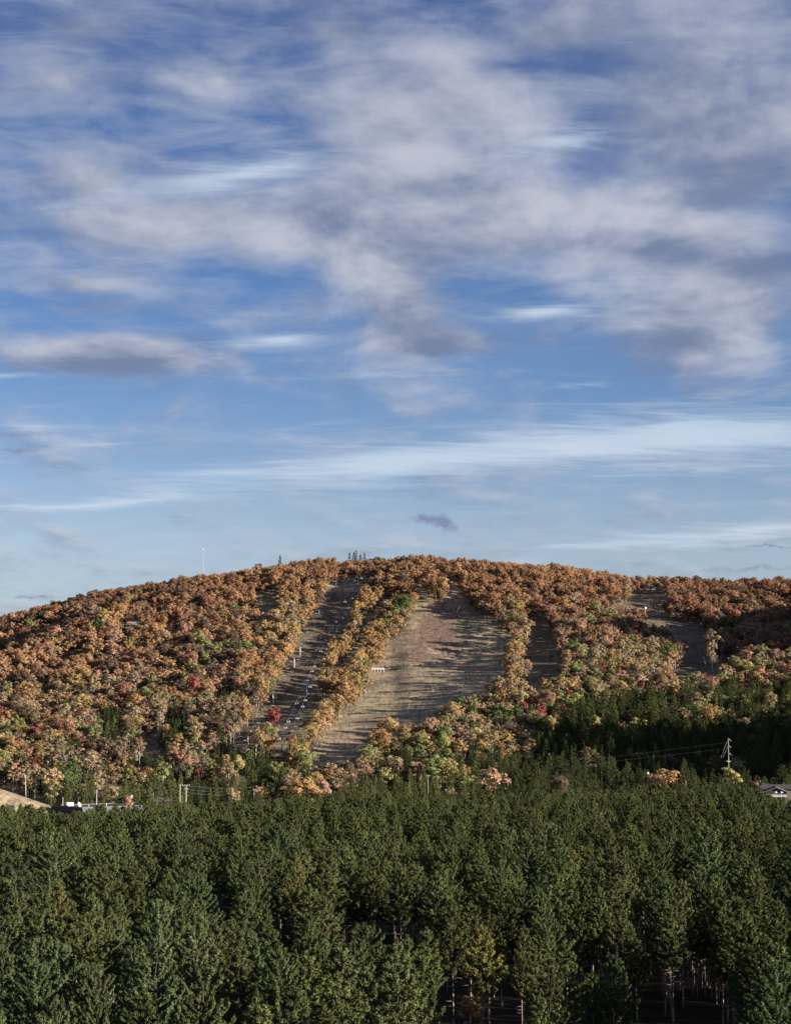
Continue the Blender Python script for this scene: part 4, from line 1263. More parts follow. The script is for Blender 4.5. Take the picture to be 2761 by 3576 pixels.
# ---------------------------------------------------------------- chair lifts
def lift_tower(p, hgt, yaw, m_mast, m_head, label, group, half=2.1):
    t = empty('lift_tower', p, yaw)
    tag(t, label, 'lift tower', group)
    a = MB(); a.tube((0, 0, -1), (0, 0, hgt), .34, .24, 10); a.build('mast', m_mast, t, True)
    a = MB(); a.box((0, 0, .1), (1.5, 1.5, .7)); a.build('footing', M_ROCK, t)
    a = MB(); a.box((0, 0, hgt), (2 * half + .5, .36, .36)); a.box((0, 0, hgt + .9), (2 * half * .7, .12, .12))
    for s in (-1, 1): a.box((s * half * .5, 0, hgt + .45), (.1, .1, .9)); a.tube((s * .1, 0, hgt - 1.3), (s * half * .8, 0, hgt - .1), .08)
    a.build('crossarm', m_head, t)
    for s in (-1, 1):
        a = MB(); a.box((s * half, 0, hgt - .2), (.22, 2.8, .2))
        for k in range(5):
            y = -1.2 + .6 * k; a.tube((s * half - .12, y, hgt - .38), (s * half + .12, y, hgt - .38), .21, n=10)
        a.build('sheave_train', m_head, t)
    a = MB()
    for s in (-.18, .18): a.tube((s, -.42, 1), (s, -.34, hgt), .03, n=4)
    k = 1.0
    while k < hgt: a.tube((-.18, -.4, k), (.18, -.4, k), .02, n=4); k += .5
    a.build('ladder', m_head, t)
    a = MB(); a.box((.55, -.1, hgt * .33), (1.5, .5, .1)); a.tube((0, 0, hgt * .33 - .6), (1.1, 0, hgt * .33), .05); a.build('work_platform', m_head, t)
    return t


def chair_proto(kind, m_seat):
    c = empty('lift_chair')
    a = MB()      # hanger: grip, bent arm, side frames
    a.box((0, 0, -.05), (.12, .5, .16))
    a.path([(0, 0, 0), (0, -.25, -.7), (0, -.3, -1.5)], .045, 5)
    W = 1.0 if kind == 'double' else 1.25
    a.path([(-W, .05, -2.35), (-W, -.3, -1.95), (-W * .85, -.3, -1.5), (W * .85, -.3, -1.5), (W, -.3, -1.95), (W, .05, -2.35)], .045, 5)
    a.build('hanger', M_DKSTEEL if kind == 'double' else M_GALV, c)
    a = MB()
    if kind == 'double': a.box((0, -.05, -2.42), (2 * W, .55, .16))
    else:
        for s in (-.62, .62): a.box((s, -.05, -2.42), (1.0, .55, .12))
    a.build('seat', m_seat, c)
    a = MB()
    if kind == 'double':
        for k in range(3): a.box((0, .26, -2.2 + .2 * k), (2 * W, .05, .07))
    else:
        for s in (-.62, .62): a.box((s, .26, -2.02), (.42, .08, .75))
    a.build('backrest', M_DKSTEEL if kind == 'double' else m_seat, c)
    return c


def copy_tree(o, parent=None):
    c = o.copy(); COL.objects.link(c)
    if parent: c.parent = parent
    for ch in list(o.children): copy_tree(ch, c)
    return c


NTH = ORD


def build_lift(name, pts, half, kind, m_mast, m_head, words, tower_words, gap, phase):
    """pts: (base px, base py, top py or height, Y or None) from the bottom of the hill up"""
    tops = []
    tw = []
    for i, (bx, by, ty, Y) in enumerate(pts):
        if Y is None:
            p = ga(bx, by)
        else:
            p = Vector((float(ray(bx, by)[0]) * Y, Y, 0)); p.z = float(H(p.x, p.y))
        hgt = slope(ty) * p.y - p.z
        tops.append(Vector((p.x, p.y, p.z + hgt))); tw.append((p, hgt))
    for i, (p, hgt) in enumerate(tw):
        j0, j1 = max(0, i - 1), min(len(tw) - 1, i + 1)
        d = tops[j1] - tops[j0]
        yaw = math.atan2(-d.x, d.y)
        lift_tower(p, hgt, yaw, m_mast[i] if isinstance(m_mast, list) else m_mast, m_head, tower_words[i], 'towers of the ' + words, half)
    strands = []
    for s in (-1, 1):
        pp = []
        for i in range(len(tops) - 1):
            a, b = tops[i], tops[i + 1]
            d = (b - a).normalized(); side = Vector((d.y, -d.x, 0)).normalized() * half * s
            n = 8
            for k in range(n + (1 if i == len(tops) - 2 else 0)):
                f = k / n
                q = a.lerp(b, f) + side; q.z -= .35 + 4 * f * (1 - f) * (b - a).length * .010
                pp.append(q)
        strands.append(pp)
    a = MB()
    for pp in strands: a.path(pp, .045, 4)
    c = a.build('haul_cable', M_CABLE); tag(c, 'pair of thin steel haul ropes of the ' + words, 'cable')
    pr = chair_proto(kind, M_SEAT)
    first = True
    for si, pp in enumerate(strands):
        L = phase + si * gap * .5; acc = 0; num = 0
        out = []
        for i in range(len(pp) - 1):
            seg = (pp[i + 1] - pp[i]).length
            while L <= acc + seg:
                out.append((pp[i].lerp(pp[i + 1], (L - acc) / seg), pp[i + 1] - pp[i])); L += gap
            acc += seg
        for k, (q, d) in enumerate(out):
            o = pr if first else copy_tree(pr)
            first = False
            o.location = q; o.rotation_euler = (0, 0, math.atan2(-d.x, d.y))
            tag(o, 'empty chair %s on the %s rope of the %s' % (
                'lowest' if k == 0 else ('topmost' if k == len(out) - 1 else ORD[min(k, 45)] + ' from below'), 'left' if si == 0 else 'right', words),
                'lift chair', 'chairs hanging from the ' + words)
    return tops


WL = 'left lift with white towers'
build_lift('L', [(866, 2602, 2572, None), (896, 2566, 2538, None), (953.5, 2458, 2423, None), (1027.5, 2333, 2296, None), (1048, 2290, 2256, None),
                 (1114, 2147, 2128, None), (1172, 2052, 2020, None), (1217, 2008, 1977, 1900), (1342, 1995, 1957, 2060)], 2.0, 'double',
           [M_WHITE] * 5 + [M_GALV, M_DKSTEEL, M_WHITE, M_DKSTEEL], M_DKSTEEL, WL,
           ['lowest tower of the left lift, half hidden in trees', 'white lift tower at the bottom left of the lift run, crossarm above brown trees',
            'white lift tower on the sunlit grass ledge of the lift run', 'white lift tower by the left tree edge with pale footing',
            'white lift tower just above another at left edge of the lift run', 'grey lift tower high on left edge of shaded lift run',
            'dark lift tower on the sunlit grass at top left of the lift run', 'white lift tower on the mound at the very top of the lift run',
            'dark lift tower top rising over the summit trees'], 25, 6)
WR = 'right lift with blue towers'
build_lift('R', [(984.5, 2622, 2570, None), (1028, 2537, 2488, None), (1071, 2433, 2384, None), (1138, 2281, 2245, None), (1202, 2142, 2114, None),
                 (1250, 2052, 2011, None), (1288.5, 2008, 1970, 1905), (1383, 1990, 1950, 2060)], 2.3, 'quad',
           [M_BLUE] * 4 + [M_BLUE, M_DKSTEEL, M_GALV, M_DKSTEEL], M_DKSTEEL, WR,
           ['lowest blue lift tower, deep in shade between autumn trees', 'blue lift tower second from the bottom, foot on pale ground',
            'tall blue lift tower with pale foot at the end of the sunlit ledge', 'dark blue lift tower beside the small crimson tree',
            'blue lift tower standing in the darkest shade of the lift run', 'dark lift tower on the sunlit grass at top right of the lift run',
            'pale lift tower against dark trees at the summit clearing', 'thin dark lift tower with wide crossarms on the skyline'], 24, 10)

# ---------------------------------------------------------------- poles on the runs
def thin_pole(base, top, label, cat='snow lance', name='snow_lance', head=None, r=.075, group='snowmaking lances on the ski runs', m=None, Yb=None):
    if Yb is None: p = ga(*base)
    else:
        p = Vector((float(ray(base[0], base[1])[0]) * Yb, Yb, 0)); p.z = float(H(p.x, p.y))
    u, t = ray(*top)
    q = Vector((float(u) * p.y, p.y - .3, float(t) * p.y))
    e = empty(name, p); tag(e, label, cat, group)
    d = q - p
    a = MB(); a.tube((0, 0, -.3), d, r, r * .7, 6); a.build('mast', m or M_PALE, e, True)
    a = MB()
    if name == 'snow_lance':
        a.tube((-.5, .3, -.2), d * .28, .05); a.tube((.5, .3, -.2), d * .28, .05); a.build('stand', M_GALV, e)
        a = MB(); a.tube(d, d * 1.02 + Vector((0, -.35, .05)), .12, .16, 6); a.build('nozzle', M_GALV, e)
    elif head == 'lamp':
        a.box(d + Vector((0, -.2, .1)), (1.0, .6, .7)); a.build('lamp_head', M_WHITE, e)
    elif head == 'gun':
        a.tube(d + Vector((-.2, .9, .1)), d + Vector((.1, -.9, .5)), .75, .95, 12); a.build('fan_barrel', M_WHITE, e, True)
        a = MB(); a.box(d * .78, (.5, .4, .9)); a.box((-.5, 0, 1.1), (.35, .35, 2.2)); a.build('control_box', M_WHITE, e)
        a = MB(); a.box(d * .9, (1.5, 1.2, .1)); a.build('platform', M_GALV, e)
    return e


def z7(x, y): return (1200 + x / 3.372, 2250 + y / 3.372)
def z8(x, y): return (2130 + x / 4.215, 2000 + y / 4.215)
def z2(x, y): return (900 + x / 1.686, 1850 + y / 1.686)
def zL(x, y): return (350 + x / 4.817, 2050 + y / 4.817)
def z1(x, y): return (x / 1.686, 1850 + y / 1.686)


for b, t_, l in [
    (z2(1168, 465), z2(1174, 414), 'white leaning pole at the narrow top of the wide run'),
    (z2(1155, 520), z2(1186, 450), 'pale pole leaning right beside the green patch atop the wide run'),
    (z2(1145, 600), z2(1158, 560), 'short pale pole in the green grass of the wide run'),
    (z7(1188, 245), z7(1208, 95), 'tall white pole in the middle of the wide run, upper one of two'),
    (z7(1150, 402), z7(1172, 280), 'white pole in the middle of the wide run, lower one of two'),
    (z7(1062, 575), z7(1010, 440), 'thin lance leaning left over the small black cart'),
    (z7(733, 852), z7(780, 665), 'pole leaning right on the lower wide run, foot in tree shadow'),
    (z7(540, 952), z7(458, 855), 'short lance leaning far left low on the wide run'),
    (z7(388, 1092), z7(404, 915), 'upright white pole near the lower end of the wide run'),
    (z7(917, 722), z7(918, 690), 'stubby white marker post on the sunny patch of the lower run'),
    (z8(645, 495), z8(575, 370), 'lance leaning left at the top of the shaded right run'),
    (z8(1207, 655), z8(1165, 525), 'lance leaning left before the trees right of the shaded run'),
    (z8(1345, 760), z8(1225, 640), 'strongly tilted lance at the right bend of the shaded run'),
    (z8(945, 1305), z8(850, 1145), 'tilted lance in front of the tan birches left of the shaded run'),
    (z8(1328, 1345), z8(1318, 1180), 'upright lance low on the shaded right run'),
    (z8(1425, 1440), z8(1368, 1240), 'lance leaning left beside the upright one low on the right run'),
    (z8(1395, 1535), z8(1252, 1437), 'pale lance tipped almost flat at the foot of the right run'),
    (zL(1122, 325), zL(1128, 240), 'thin dark pole right of the tall pale one on the upper left shelf'),
    (zL(325, 655), zL(337, 590), 'thin leaning pole at the lower end of the upper left shelf'),
    (z1(218, 770), z1(218, 745), 'small pole at far left below the glade')]:
    thin_pole(b, t_, l)
thin_pole(z8(508, 635), z8(510, 528), 'white fan snow gun on a pole in the right ski run', 'snow gun', 'snow_gun', 'gun', .22, 'snow guns', M_WHITE)
for b, t_, l in [(zL(908, 356), zL(905, 262), 'short lamp post with white head on the upper left shelf'), (zL(270, 660), zL(267, 540), 'lamp post with white head at the lower end of the upper shelf'),
                 (z1(356, 750), z1(355, 676), 'lamp post with white head in the far left glade'), (z1(540, 690), z1(540, 620), 'slim grey lamp post right of the far left glade')]:
    thin_pole(b, t_, l, 'lamp post', 'lamp_post', 'lamp', .12, 'lamp posts of the left ski trails', M_PALE)
thin_pole(zL(1075, 336), zL(1070, 135), 'tall pale bare pole on the upper left shelf', 'pole', 'wooden_pole', None, .26, 'poles', M_PALE)

# radio mast behind the ridge
Ym = 2160.0; um = float(ray(709.5, 1950)[0]); zb = float(H(um * Ym, Ym)); zt = slope(1915) * Ym
e = empty('radio_mast', (um * Ym, Ym, zb)); tag(e, 'slender white radio mast standing on the left skyline', 'radio mast')
hm = zt - zb
a = MB()
for k in range(3):
    an = k * 2.094; a.tube((math.cos(an) * .7, math.sin(an) * .7, -1), (math.cos(an) * .18, math.sin(an) * .18, hm * .93), .09, .06, 5)
nseg = 26
for k in range(nseg):
    z0, z1_ = hm * .93 * k / nseg, hm * .93 * (k + 1) / nseg; r0 = .7 - .52 * k / nseg
    for j in range(3):
        a0, a1 = j * 2.094, (j + 1) * 2.094
        a.tube((math.cos(a0) * r0, math.sin(a0) * r0, z0), (math.cos(a1) * r0, math.sin(a1) * r0, z1_), .045, n=4)
a.tube((0, 0, hm * .9), (0, 0, hm), .07, .04, 5)
a.build('lattice', M_GALV, e)
for f_, s_ in ((.55, .9), (.30, 1.0), (.22, 1.0), (.62, .6)):
    a = MB(); a.tube((.5, -.9, hm * f_), (.6, -.3, hm * f_), .75 * s_, .55 * s_, 12); a.build('dish', M_WHITE, e, True)
a = MB(); a.tube((0, 0, hm * .965), (0, 0, hm), .28, .28, 8); a.build('antenna', M_WHITE, e, True)


# ---------------------------------------------------------------- utility poles and wires in the valley
def utility_pole(x, ytop, Y, label, arms=(), r=.17, lean=0.0, guys=0, kind='bare'):
    u, t = ray(x, ytop)
    p = Vector((float(u) * Y, Y, 0)); p.z = float(H(p.x, p.y)); h = float(t) * Y - p.z
    e = empty('utility_pole', p); tag(e, label, 'utility pole', 'utility poles in the valley')
    a = MB(); a.tube((lean, 0, -1), (0, 0, h), r * 1.15, r * .85, 8); a.build('shaft', M_PALE, e, True)
    for (dz, w, ins) in arms:
        c = MB(); c.box((0, -.2, h - dz), (w, .16, .2)); ob = c.build('crossarm', M_PALE, e)
        for k in range(ins):
            xx = -w / 2 + .15 + (w - .3) * k / max(1, ins - 1)
            i_ = MB(); i_.tube((xx, -.2, h - dz + .1), (xx, -.2, h - dz + .45), .08, .05, 6); i_.build('insulator', M_WHITE, ob)
    if kind == 'vee':
        for s in (-1, 1):
            c = MB(); c.tube((0, -.1, h - 1.1), (s * 1.1, -.1, h - .75), .09, .07, 5); c.build('crossarm', M_PALE, e)
    if guys:
        c = MB()
        for k in range(guys): c.tube((0, 0, h - .3 - 3.2 * k), (-(4.0 - k), -1, h - 9.5), .03, .03, 4)
        c.build('guy_wire', M_WHITE, e)
        for dz in (.2, 3.4, 7.0):
            c = MB(); c.tube((0, -.1, h - dz), (1.3, -.4, h - dz - 1.2), .09, .09, 5); c.build('insulator', M_WHITE, e)
        c = MB(); c.box((0, -.2, h - 11.2), (1.9, .5, .25)); c.build('crossarm', M_WHITE, e)
    return Vector((p.x, p.y, p.z + h))


tA = utility_pole(338.5, 2757, 868, 'tall plain pole rising in front of the long grey building', r=.22)
tB = utility_pole(629.5, 2739, 868, 'tall plain white pole left of the double crossarm pole', r=.22)
tC = utility_pole(650.5, 2741, 880, 'pole with two white crossarms, left of the dark spruces', ((.2, 3.4, 4), (1.8, 1.7, 3)), r=.24, guys=0)
tD = utility_pole(396, 2769, 930, 'short pole with raised arms behind the grey building', kind='vee')
tE = utility_pole(887.5, 2755, 930, 'small pole with one crossarm among the spruces right of the white poles', ((.4, 1.9, 3),), r=.13)
tF = utility_pole(2541, 2578, 980, 'guyed white pole in the dark shade at the right', r=.17, guys=2)
tG = utility_pole(1494, 2706, 930, 'pole with a pale crossarm poking above spruces in the centre', ((.5, 1.6, 2),), r=.12)
tH = utility_pole(220.5, 2784, 880, 'short green grey pole beside the grassy knoll', r=.18)
a = MB()
for dz in (0.15, 1.7, 3.1):
    for P0, P1 in ((tA, tB), (tA + Vector((-62, 20, -6)), tA), (tB, tE + Vector((0, 0, 1)))):
        pts = []
        for k in range(13):
            f = k / 12; q = P0.lerp(P1, f) + Vector((0, -.3, -dz - 4 * f * (1 - f) * 1.1)); pts.append(q)
        a.path(pts, .022, 4)
w_ = a.build('power_line', M_GALV); tag(w_, 'three thin wires strung between the valley utility poles', 'power line')
p0 = Vector((float(ray(2020, 2690)[0]) * 900, 900, slope(2664) * 900)); p1 = Vector((float(ray(2150, 2660)[0]) * 930, 930, slope(2642) * 930)); pL = Vector((float(ray(1860, 2700)[0]) * 880, 880, slope(2690) * 880))
a = MB(); a.path([pL, p0, p1, tF + Vector((0, 0, -2))], .012, 4); a.path([pL + Vector((0, 0, -2)), p0 + Vector((0, 0, -2)), p1 + Vector((0, 0, -2)), tF + Vector((0, 0, -5))], .012, 4)
w_ = a.build('power_line', M_CABLE); tag(w_, 'two wires crossing the shaded spruces toward the guyed pole', 'power line')
# globe lamp
u_, t_ = ray(2260, 2700); Yg = 870.0; pg = Vector((float(u_) * Yg, Yg, 0)); pg.z = float(H(pg.x, pg.y)); hg = float(t_) * Yg - pg.z
e = empty('globe_lamp', pg); tag(e, 'round white globe lamp above the dark spruces right of centre', 'lamp post')
a = MB(); a.tube((0, 0, -1), (0, 0, hg), .1, .07, 6); a.build('shaft', M_DKSTEEL, e)
bm_v = []; 
a = MB(); NS = 8
rings = [[(math.cos(2 * math.pi * j / 12) * math.sin(math.pi * i / NS) * .5, math.sin(2 * math.pi * j / 12) * math.sin(math.pi * i / NS) * .5, hg + math.cos(math.pi * i / NS) * .5) for j in range(12)] for i in range(NS + 1)]
for i in range(NS): a.add(rings[i] + rings[i + 1], [(j, (j + 1) % 12, 12 + (j + 1) % 12, 12 + j) for j in range(12)])
a.build('globe', M_WHITE, e, True)


# ---------------------------------------------------------------- houses
def house(cx, ridge_py, Y, w, d, roofh, rz, label, m_wall, m_roof, name='house', base=None, wins=2, overhang=.5, trim=M_WHITE, hwall=3.2, chimney=True, deck=False):
    """gable end towards local -Y, ridge along local Y"""
    u, t = ray(cx, ridge_py)
    if Y is None:      # stands where the slope lies 6.5 m below the ridge
        ys = np.arange(880, 1500, 3.0); Y = float(ys[np.argmin(np.abs(float(t) * ys - 6.5 - H(float(u) * ys, ys)))])
    p = Vector((float(u) * Y, Y, 0)); zr = float(t) * Y
    g = float(H(p.x, p.y)); top = zr - roofh
    p.z = g - .5; h = top - p.z
    e = empty(name, p, rz); tag(e, label, 'house' if name == 'house' else name.replace('_', ' '))
    a = MB()
    v = [(-w / 2, -d / 2, 0), (w / 2, -d / 2, 0), (w / 2, d / 2, 0), (-w / 2, d / 2, 0), (-w / 2, -d / 2, h), (w / 2, -d / 2, h), (w / 2, d / 2, h), (-w / 2, d / 2, h), (0, -d / 2, h + roofh), (0, d / 2, h + roofh)]
    a.add(v, [(0, 1, 5, 8, 4), (2, 3, 7, 9, 6), (1, 2, 6, 5), (3, 0, 4, 7)]); a.build('wall', m_wall, e)
    o = overhang; th = .18
    for_s = []
    a = MB()
    for s in (-1, 1):
        ex, ez = s * (w / 2 + o), h - o * roofh / (w / 2)
        q = [(0, -d / 2 - o, h + roofh + .02), (ex, -d / 2 - o, ez + .02), (ex, d / 2 + o, ez + .02), (0, d / 2 + o, h + roofh + .02)]
        q2 = [(x_, y_, z_ + th) for x_, y_, z_ in q]
        a.add(q + q2, [(0, 1, 2, 3), (7, 6, 5, 4), (0, 4, 5, 1), (1, 5, 6, 2), (2, 6, 7, 3)])
    rf = a.build('roof', m_roof, e)
    a = MB()
    for s in (-1, 1):
        a.tube((0, -d / 2 - o - .03, h + roofh + .08), (s * (w / 2 + o), -d / 2 - o - .03, h - o * roofh / (w / 2) + .08), .10, .10, 4)
    a.build('bargeboard', trim, e)
    for k in range(wins):
        xx = (-w / 2 + w * (k + 1) / (wins + 1))
        a = MB(); a.box((xx, -d / 2 - .03, h - 1.4), (1.1, .08, 1.3)); wf = a.build('window', trim, e)
        a = MB(); a.box((xx, -d / 2 - .08, h - 1.4), (.9, .06, 1.1)); a.build('pane', M_GLASS, wf)
    a = MB(); a.box((w / 2 + .04, -d * .2, h - 2.4), (.08, 1.0, 2.1)); a.build('door', M_BROWN, e)
    if chimney:
        a = MB(); a.box((w * .18, d * .1, h + roofh * .8), (.7, .7, 1.7)); a.build('chimney', trim if trim is M_WHITE else M_ROCK, rf)
    if deck:
        a = MB(); a.box((0, -d / 2 - 1.6, h - 1.9), (w * .95, 3.0, .2)); a.build('deck', M_WHITE, e)
        a = MB(); a.box((0, -d / 2 - 3.05, h - 1.0), (w * .95, .08, .1)); a.box((0, -d / 2 - 3.05, h - 1.45), (w * .95, .06, .35))
        for k in range(9): a.box((-w * .475 + w * .95 * k / 8, -d / 2 - 3.05, h - 1.35), (.09, .09, 1.0))
        a.build('railing', M_WHITE, e)
        for k in range(5):
            a = MB(); a.box((-w * .44 + w * .88 * k / 4, -d / 2 - 2.9, h - 3.4), (.35, .3, 2.9)); a.build('post', M_CREAM, e)
        for xx in (-.3, 2.0):
            a = MB(); a.tube((xx, -d / 2 - 1.6, h - 1.8), (xx, -d / 2 - 1.6, h + .1), .04, .04, 5); a.tube((xx, -d / 2 - 1.6, h - .3), (xx, -d / 2 - 1.6, h + .25), .75, .05, 10); a.build('parasol', M_WHITE, e)
    return e, h


house(2705, 2748, 838, 8.6, 16, 1.7, math.radians(-8), 'brown gabled chalet with white balcony at the right edge of the valley', M_BROWN, M_ROOF, deck=True, hwall=5, trim=M_GALV)
house(2752, 2741, 862, 9, 22, 1.6, math.radians(80), 'long low building with tan roof behind the brown chalet', M_CREAM, M_ROOF, 'long_building', wins=3, trim=M_PALE)
house(2596, 2394, 1352, 9.5, 8, 2.4, math.radians(20), 'white house with grey roof under the yellow birch at upper right', M_WHITE, M_DARKROOF, wins=2)
house(2617, 2392, 1362, 7.5, 8, 2.2, math.radians(-8), 'white gabled wing right of the grey roofed house', M_WHITE, M_DARKROOF, 'house', wins=1, chimney=False)
house(2400, 2431, 1290, 10, 7, 1.3, math.radians(86), 'low house with a long pale roof edge beneath the salmon trees', M_CREAM, M_WHITE, wins=3, chimney=False)
house(1815, 2613, None, 8, 9, 3.8, math.radians(58), 'steep blue grey roof between autumn trees right of centre', M_BROWN, M_DARKROOF, wins=1)
house(1868, 2612, None, 7, 7, 2.4, math.radians(12), 'dark roofed house deep in spruce shade right of centre', M_BROWN, M_DARKROOF, wins=1)
house(1425, 2734, None, 7, 9, 2.8, math.radians(58), 'dark blue roof showing among the spruces in the centre', M_BROWN, M_DARKROOF, wins=1)
house(454, 2781, 905, 5.6, 8, 1.9, math.radians(10), 'small white gabled house behind the spruces left of the poles', M_CREAM, M_ROOF, wins=1)
house(566, 2787, 905, 5.5, 7, 1.2, math.radians(-70), 'small cabin with white eaves in the dark gap left of the poles', M_BROWN, M_ROOF, wins=1, chimney=False)
house(2650, 2405, 1340, 8, 8, 2.0, math.radians(40), 'small dark cottage behind pines at the upper right edge', M_BROWN, M_DARKROOF, wins=1, chimney=False)

# large flat-roofed building at the lower left
Yc = 838.0; uc, tc_ = ray(289, 2823); pc_ = Vector((float(uc) * Yc, Yc, 0)); pc_.z = float(H(pc_.x, pc_.y)) - 1.5; hb = float(tc_) * Yc - pc_.z
e = empty('flat_roofed_building', pc_, math.radians(42)); tag(e, 'long flat-roofed grey building at the left edge behind the pines', 'building')
LX, LY = 34.0, 24.0      # from the near corner: lit side to the right, shaded side to the left
a = MB(); a.box((LX / 2, LY / 2, hb / 2), (LX, LY, hb)); a.build('wall', M_GREYWALL, e)
a = MB(); a.box((LX / 2, LY / 2, hb + .08), (LX + .5, LY + .5, .16)); rf = a.build('roof', M_ROOF, e)
a = MB()
for (cx_, cy_, sx_, sy_) in ((LX / 2, -.28, LX + .8, .12), (LX / 2, LY + .28, LX + .8, .12), (-.28, LY / 2, .12, LY + .4), (LX + .28, LY / 2, .12, LY + .4)):
    a.box((cx_, cy_, hb + .2), (sx_, sy_, .5))
a.build('parapet', M_DKSTEEL, rf)
for k in range(7):
    a = MB(); xx = 4 + k * 4.4; a.tube((xx, 8, hb), (xx, 8, hb + .9), .09, .09, 7); a.tube((xx, 8, hb + .85), (xx, 8, hb + 1.05), .2, .12, 7); a.build('vent', M_WHITE, rf)
a = MB(); a.box((5.5, 19, hb + .9), (3.4, 2.2, 1.6)); a.build('cooling_unit', M_GALV, rf)
a = MB(); a.tube((6, 13, hb + .5), (6.4, 12.2, hb + .9), .3, 1.2, 14); a.tube((6.4, 12.2, hb + .9), (6.45, 12.1, hb + .95), 1.2, 1.1, 14); a.build('dish', M_WHITE, rf, True)
for k in range(5):
    a = MB(); a.box((-.04, 3 + 4.5 * k, hb * .62), (.08, 1.8, 1.2)); a.build('window', M_GLASS, e)
a = MB(); a.box((8, -.04, 1.9), (3.2, .08, 3.4)); a.build('door', M_GALV, e)


# ---------------------------------------------------------------- cars in the yard
def car(x, py, Y, rz, m, label, h0=0.0):
    u, t = ray(x, py); p = Vector((float(u) * Y, Y, float(t) * Y - 1.45))
    g = float(H(p.x, p.y)); p.z = g
    e = empty('parked_car', p, rz); tag(e, label, 'car', 'cars parked in the yard')
    a = MB()
    prof = [(-2.1, .35), (-2.15, .8), (-1.9, .95), (-1.5, 1.0), (-1.0, 1.42), (.6, 1.45), (1.15, 1.0), (2.0, .88), (2.15, .6), (2.1, .35)]
    n = len(prof)
    vs = [(x_, -.82, z_) for x_, z_ in prof] + [(x_, .82, z_) for x_, z_ in prof]
    a.add(vs, [tuple(range(n)), tuple(range(2 * n - 1, n - 1, -1))] + [(i, n + i, n + (i + 1) % n, (i + 1) % n) for i in range(n)])
    a.build('body', m, e)
    for s in (-1, 1):
        a = MB(); a.box((-.2, s * .83, 1.18), (1.7, .03, .32)); a.build('side_window', M_GLASS, e)
    for (sx, sy) in ((-1.3, -.8), (1.3, -.8), (-1.3, .8), (1.3, .8)):
        a = MB(); a.tube((sx, sy - .1, .33), (sx, sy + .1, .33), .33, .33, 12); a.build('wheel', M_RUBBER, e)
    return e


car(586, 2812, 852, .4, M_CARG, 'green car parked left in the yard behind the pines')
car(601, 2816, 850, .9, M_CARW, 'white car parked right of the green one behind the pines')

# ---------------------------------------------------------------- excavator on the upper left clearing
p = ga(904, 2060); e = empty('excavator', p, math.radians(5)); tag(e, 'yellow excavator with raised boom on the high green clearing', 'excavator')
a = MB()
for s in (-1, 1):
    pr_ = [(-1.9, .1), (-2.1, .5), (-1.8, .85), (1.8, .85), (2.1, .5), (1.9, .1)]
    vs = [(x_, s * 1.2 - .3, z_) for x_, z_ in pr_] + [(x_, s * 1.2 + .3, z_) for x_, z_ in pr_]
    tr_ = MB(); tr_.add(vs, [(0, 1, 2, 3, 4, 5), (11, 10, 9, 8, 7, 6)] + [(i, 6 + i, 6 + (i + 1) % 6, (i + 1) % 6) for i in range(6)]); tr_.build('track', M_RUBBER, e)
a.box((-.9, 0, 1.55), (2.8, 2.5, 1.1)); a.box((-2.2, 0, 1.6), (.7, 2.4, 1.2)); a.build('body', M_YELLOW, e)
a = MB(); a.box((-.1, -.75, 2.5), (1.4, 1.0, 1.4)); cb = a.build('cab', M_WHITE, e)
a = MB(); a.box((-.1, -1.27, 2.6), (1.1, .04, .9)); a.build('window', M_GLASS, cb)
a = MB(); a.path([(.6, .3, 1.8), (1.9, .3, 4.2), (3.3, .3, 5.4)], [.28, .32, .24], 6); a.build('boom', M_YELLOW, e)
a = MB(); a.path([(3.1, .3, 5.5), (5.0, .3, 1.9)], [.30, .18], 6); a.build('stick', M_YELLOW, e)
a = MB(); a.box((5.2, .3, 1.2), (1.0, 1.1, .9), R=Matrix.Rotation(.4, 3, 'Y')); a.build('bucket', M_PALE, e)

# ---------------------------------------------------------------- timber platform, brush, rocks and cart on the wide run
p = ga(1319, 2345.5); sc_ = p.y / FOC; Wd = 46 * sc_
e = empty('timber_platform', p); tag(e, 'pale timber platform with railing at the left edge of the wide run', 'platform')
a = MB(); a.box((0, 1.0, 1.75), (Wd, 2.6, .22)); a.build('deck', M_WHITE, e)
a = MB()
for k in range(8): a.box((-Wd / 2 + .1 + (Wd - .2) * k / 7, -.35, 2.3), (.14, .14, .95))
a.box((0, -.35, 2.75), (Wd, .12, .22)); a.box((0, -.35, 2.25), (Wd, .1, .35)); a.build('railing', M_WHITE, e)
for k in range(5):
    a = MB(); a.box((-Wd / 2 + .4 + (Wd - .8) * k / 4, -.1, .75), (.36, .36, 1.8)); a.build('leg', M_WHITE, e)


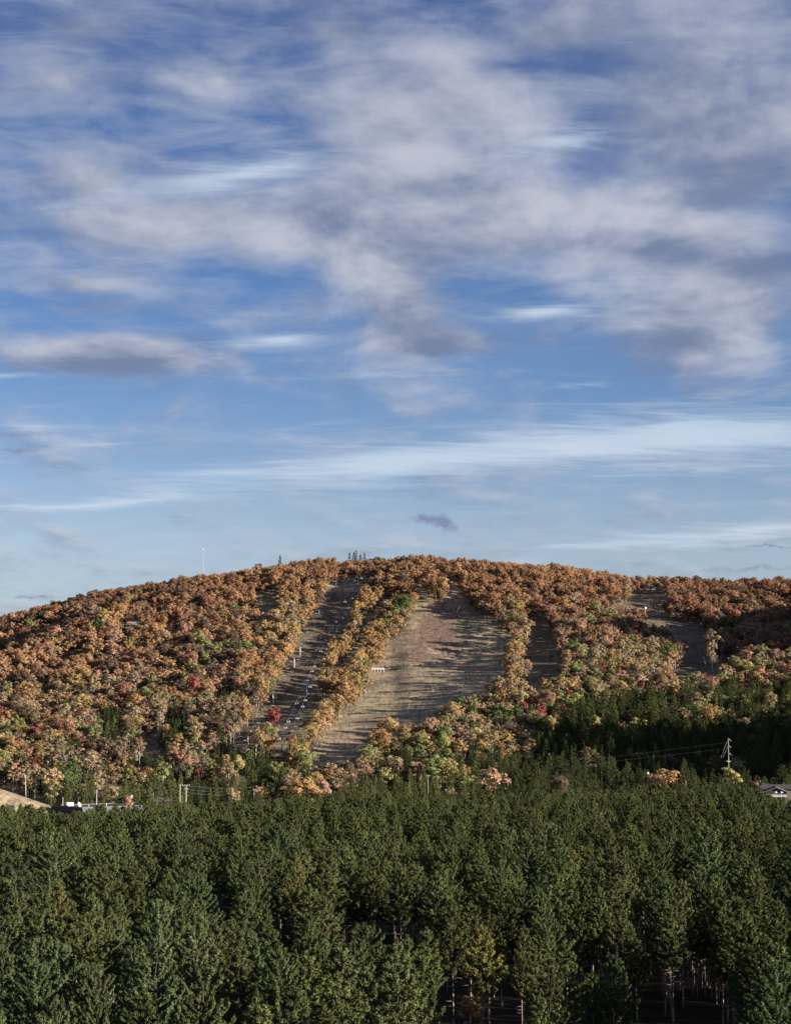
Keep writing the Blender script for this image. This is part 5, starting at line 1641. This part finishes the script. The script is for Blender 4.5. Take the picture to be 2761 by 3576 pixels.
def rubble(px, py, n, sx, sy, s0, m, name, label, cat, twig=False):
    p = ga(px, py); r = np.random.default_rng(int(px)); a = MB()
    for k in range(n):
        x_ = r.normal() * sx; y_ = r.normal() * sy; z_ = float(H(p.x + x_, p.y + y_)) - p.z
        s = s0 * r.uniform(.4, 1.2)
        if twig:
            d = rvec(r, 1)[0] * s * 1.6; d[2] = abs(d[2]) * (1.5 if twig == 2 else .5); a.path([(x_, y_, z_ - .1), (x_ + d[0] * .5, y_ + d[1] * .5, z_ + d[2] * .6), (x_ + d[0], y_ + d[1], z_ + d[2])], [.10, .07, .03], 4)
        else:
            vs = []; 
            for i_ in range(4):
                for j_ in range(7):
                    th_ = math.pi * (i_ + .35) / 4; ph_ = 2 * math.pi * j_ / 7
                    q = s * r.uniform(.75, 1.15); vs.append((x_ + q * math.sin(th_) * math.cos(ph_), y_ + q * math.sin(th_) * math.sin(ph_), z_ + q * .6 * math.cos(th_) + .1 * s))
            fs = [(i_ * 7 + j_, i_ * 7 + (j_ + 1) % 7, (i_ + 1) * 7 + (j_ + 1) % 7, (i_ + 1) * 7 + j_) for i_ in range(3) for j_ in range(7)] + [tuple(range(6, -1, -1)), tuple(range(21, 28))]
            a.add(vs, fs)
    o = a.build(name, m); o.location = p; tag(o, label, cat); return o


rubble(1380, 2329, 60, 6.5, 1.6, .8, M_DKSTEEL, 'rock_pile', 'dark broken rocks strewn beside the timber platform on the wide run', 'rock pile')
rubble(1383, 2338, 90, 1.8, 1.0, 2.6, M_BROWN, 'brush_heap', 'dark leafless bush standing in the rocks of the wide run', 'bush', 2)
rubble(1437, 2337, 10, 1.2, .6, .6, M_DKSTEEL, 'rock_pile', 'small dark rock cluster right of the leafless bush', 'rock pile')
rubble(1352, 2418, 26, 2.6, .9, .9, M_BROWN, 'earth_mound', 'dark earth mound in the middle of the wide run', 'mound')
rubble(1266, 2418, 5, 1.4, .8, 1.9, M_ROCK, 'boulder', 'grey boulder at the tree edge below the timber platform', 'boulder')
rubble(1263, 2460, 14, 1.0, 1.0, .8, M_BROWN, 'brush_heap', 'dark brush heap at the left edge of the lower wide run', 'brush', 1)
rubble(1262, 2492, 40, 5.0, .8, .6, M_BROWN, 'earth_bank', 'dark broken bank across the lower left of the wide run', 'bank')
p = ga(1511, 2424); e = empty('cart', p); tag(e, 'small black cart at the foot of a leaning lance', 'cart')
a = MB(); a.box((0, 0, .7), (2.0, 1.1, .7)); a.box((.9, 0, 1.15), (.5, .9, .4)); a.build('body', M_RUBBER, e)
for s in (-.7, .7):
    a = MB(); a.tube((s, -.65, .35), (s, -.5, .35), .35, .35, 10); a.build('wheel', M_RUBBER, e)
a = MB(); a.tube((-1, 0, .6), (-2.0, 0, .3), .05); a.build('drawbar', M_DKSTEEL, e)
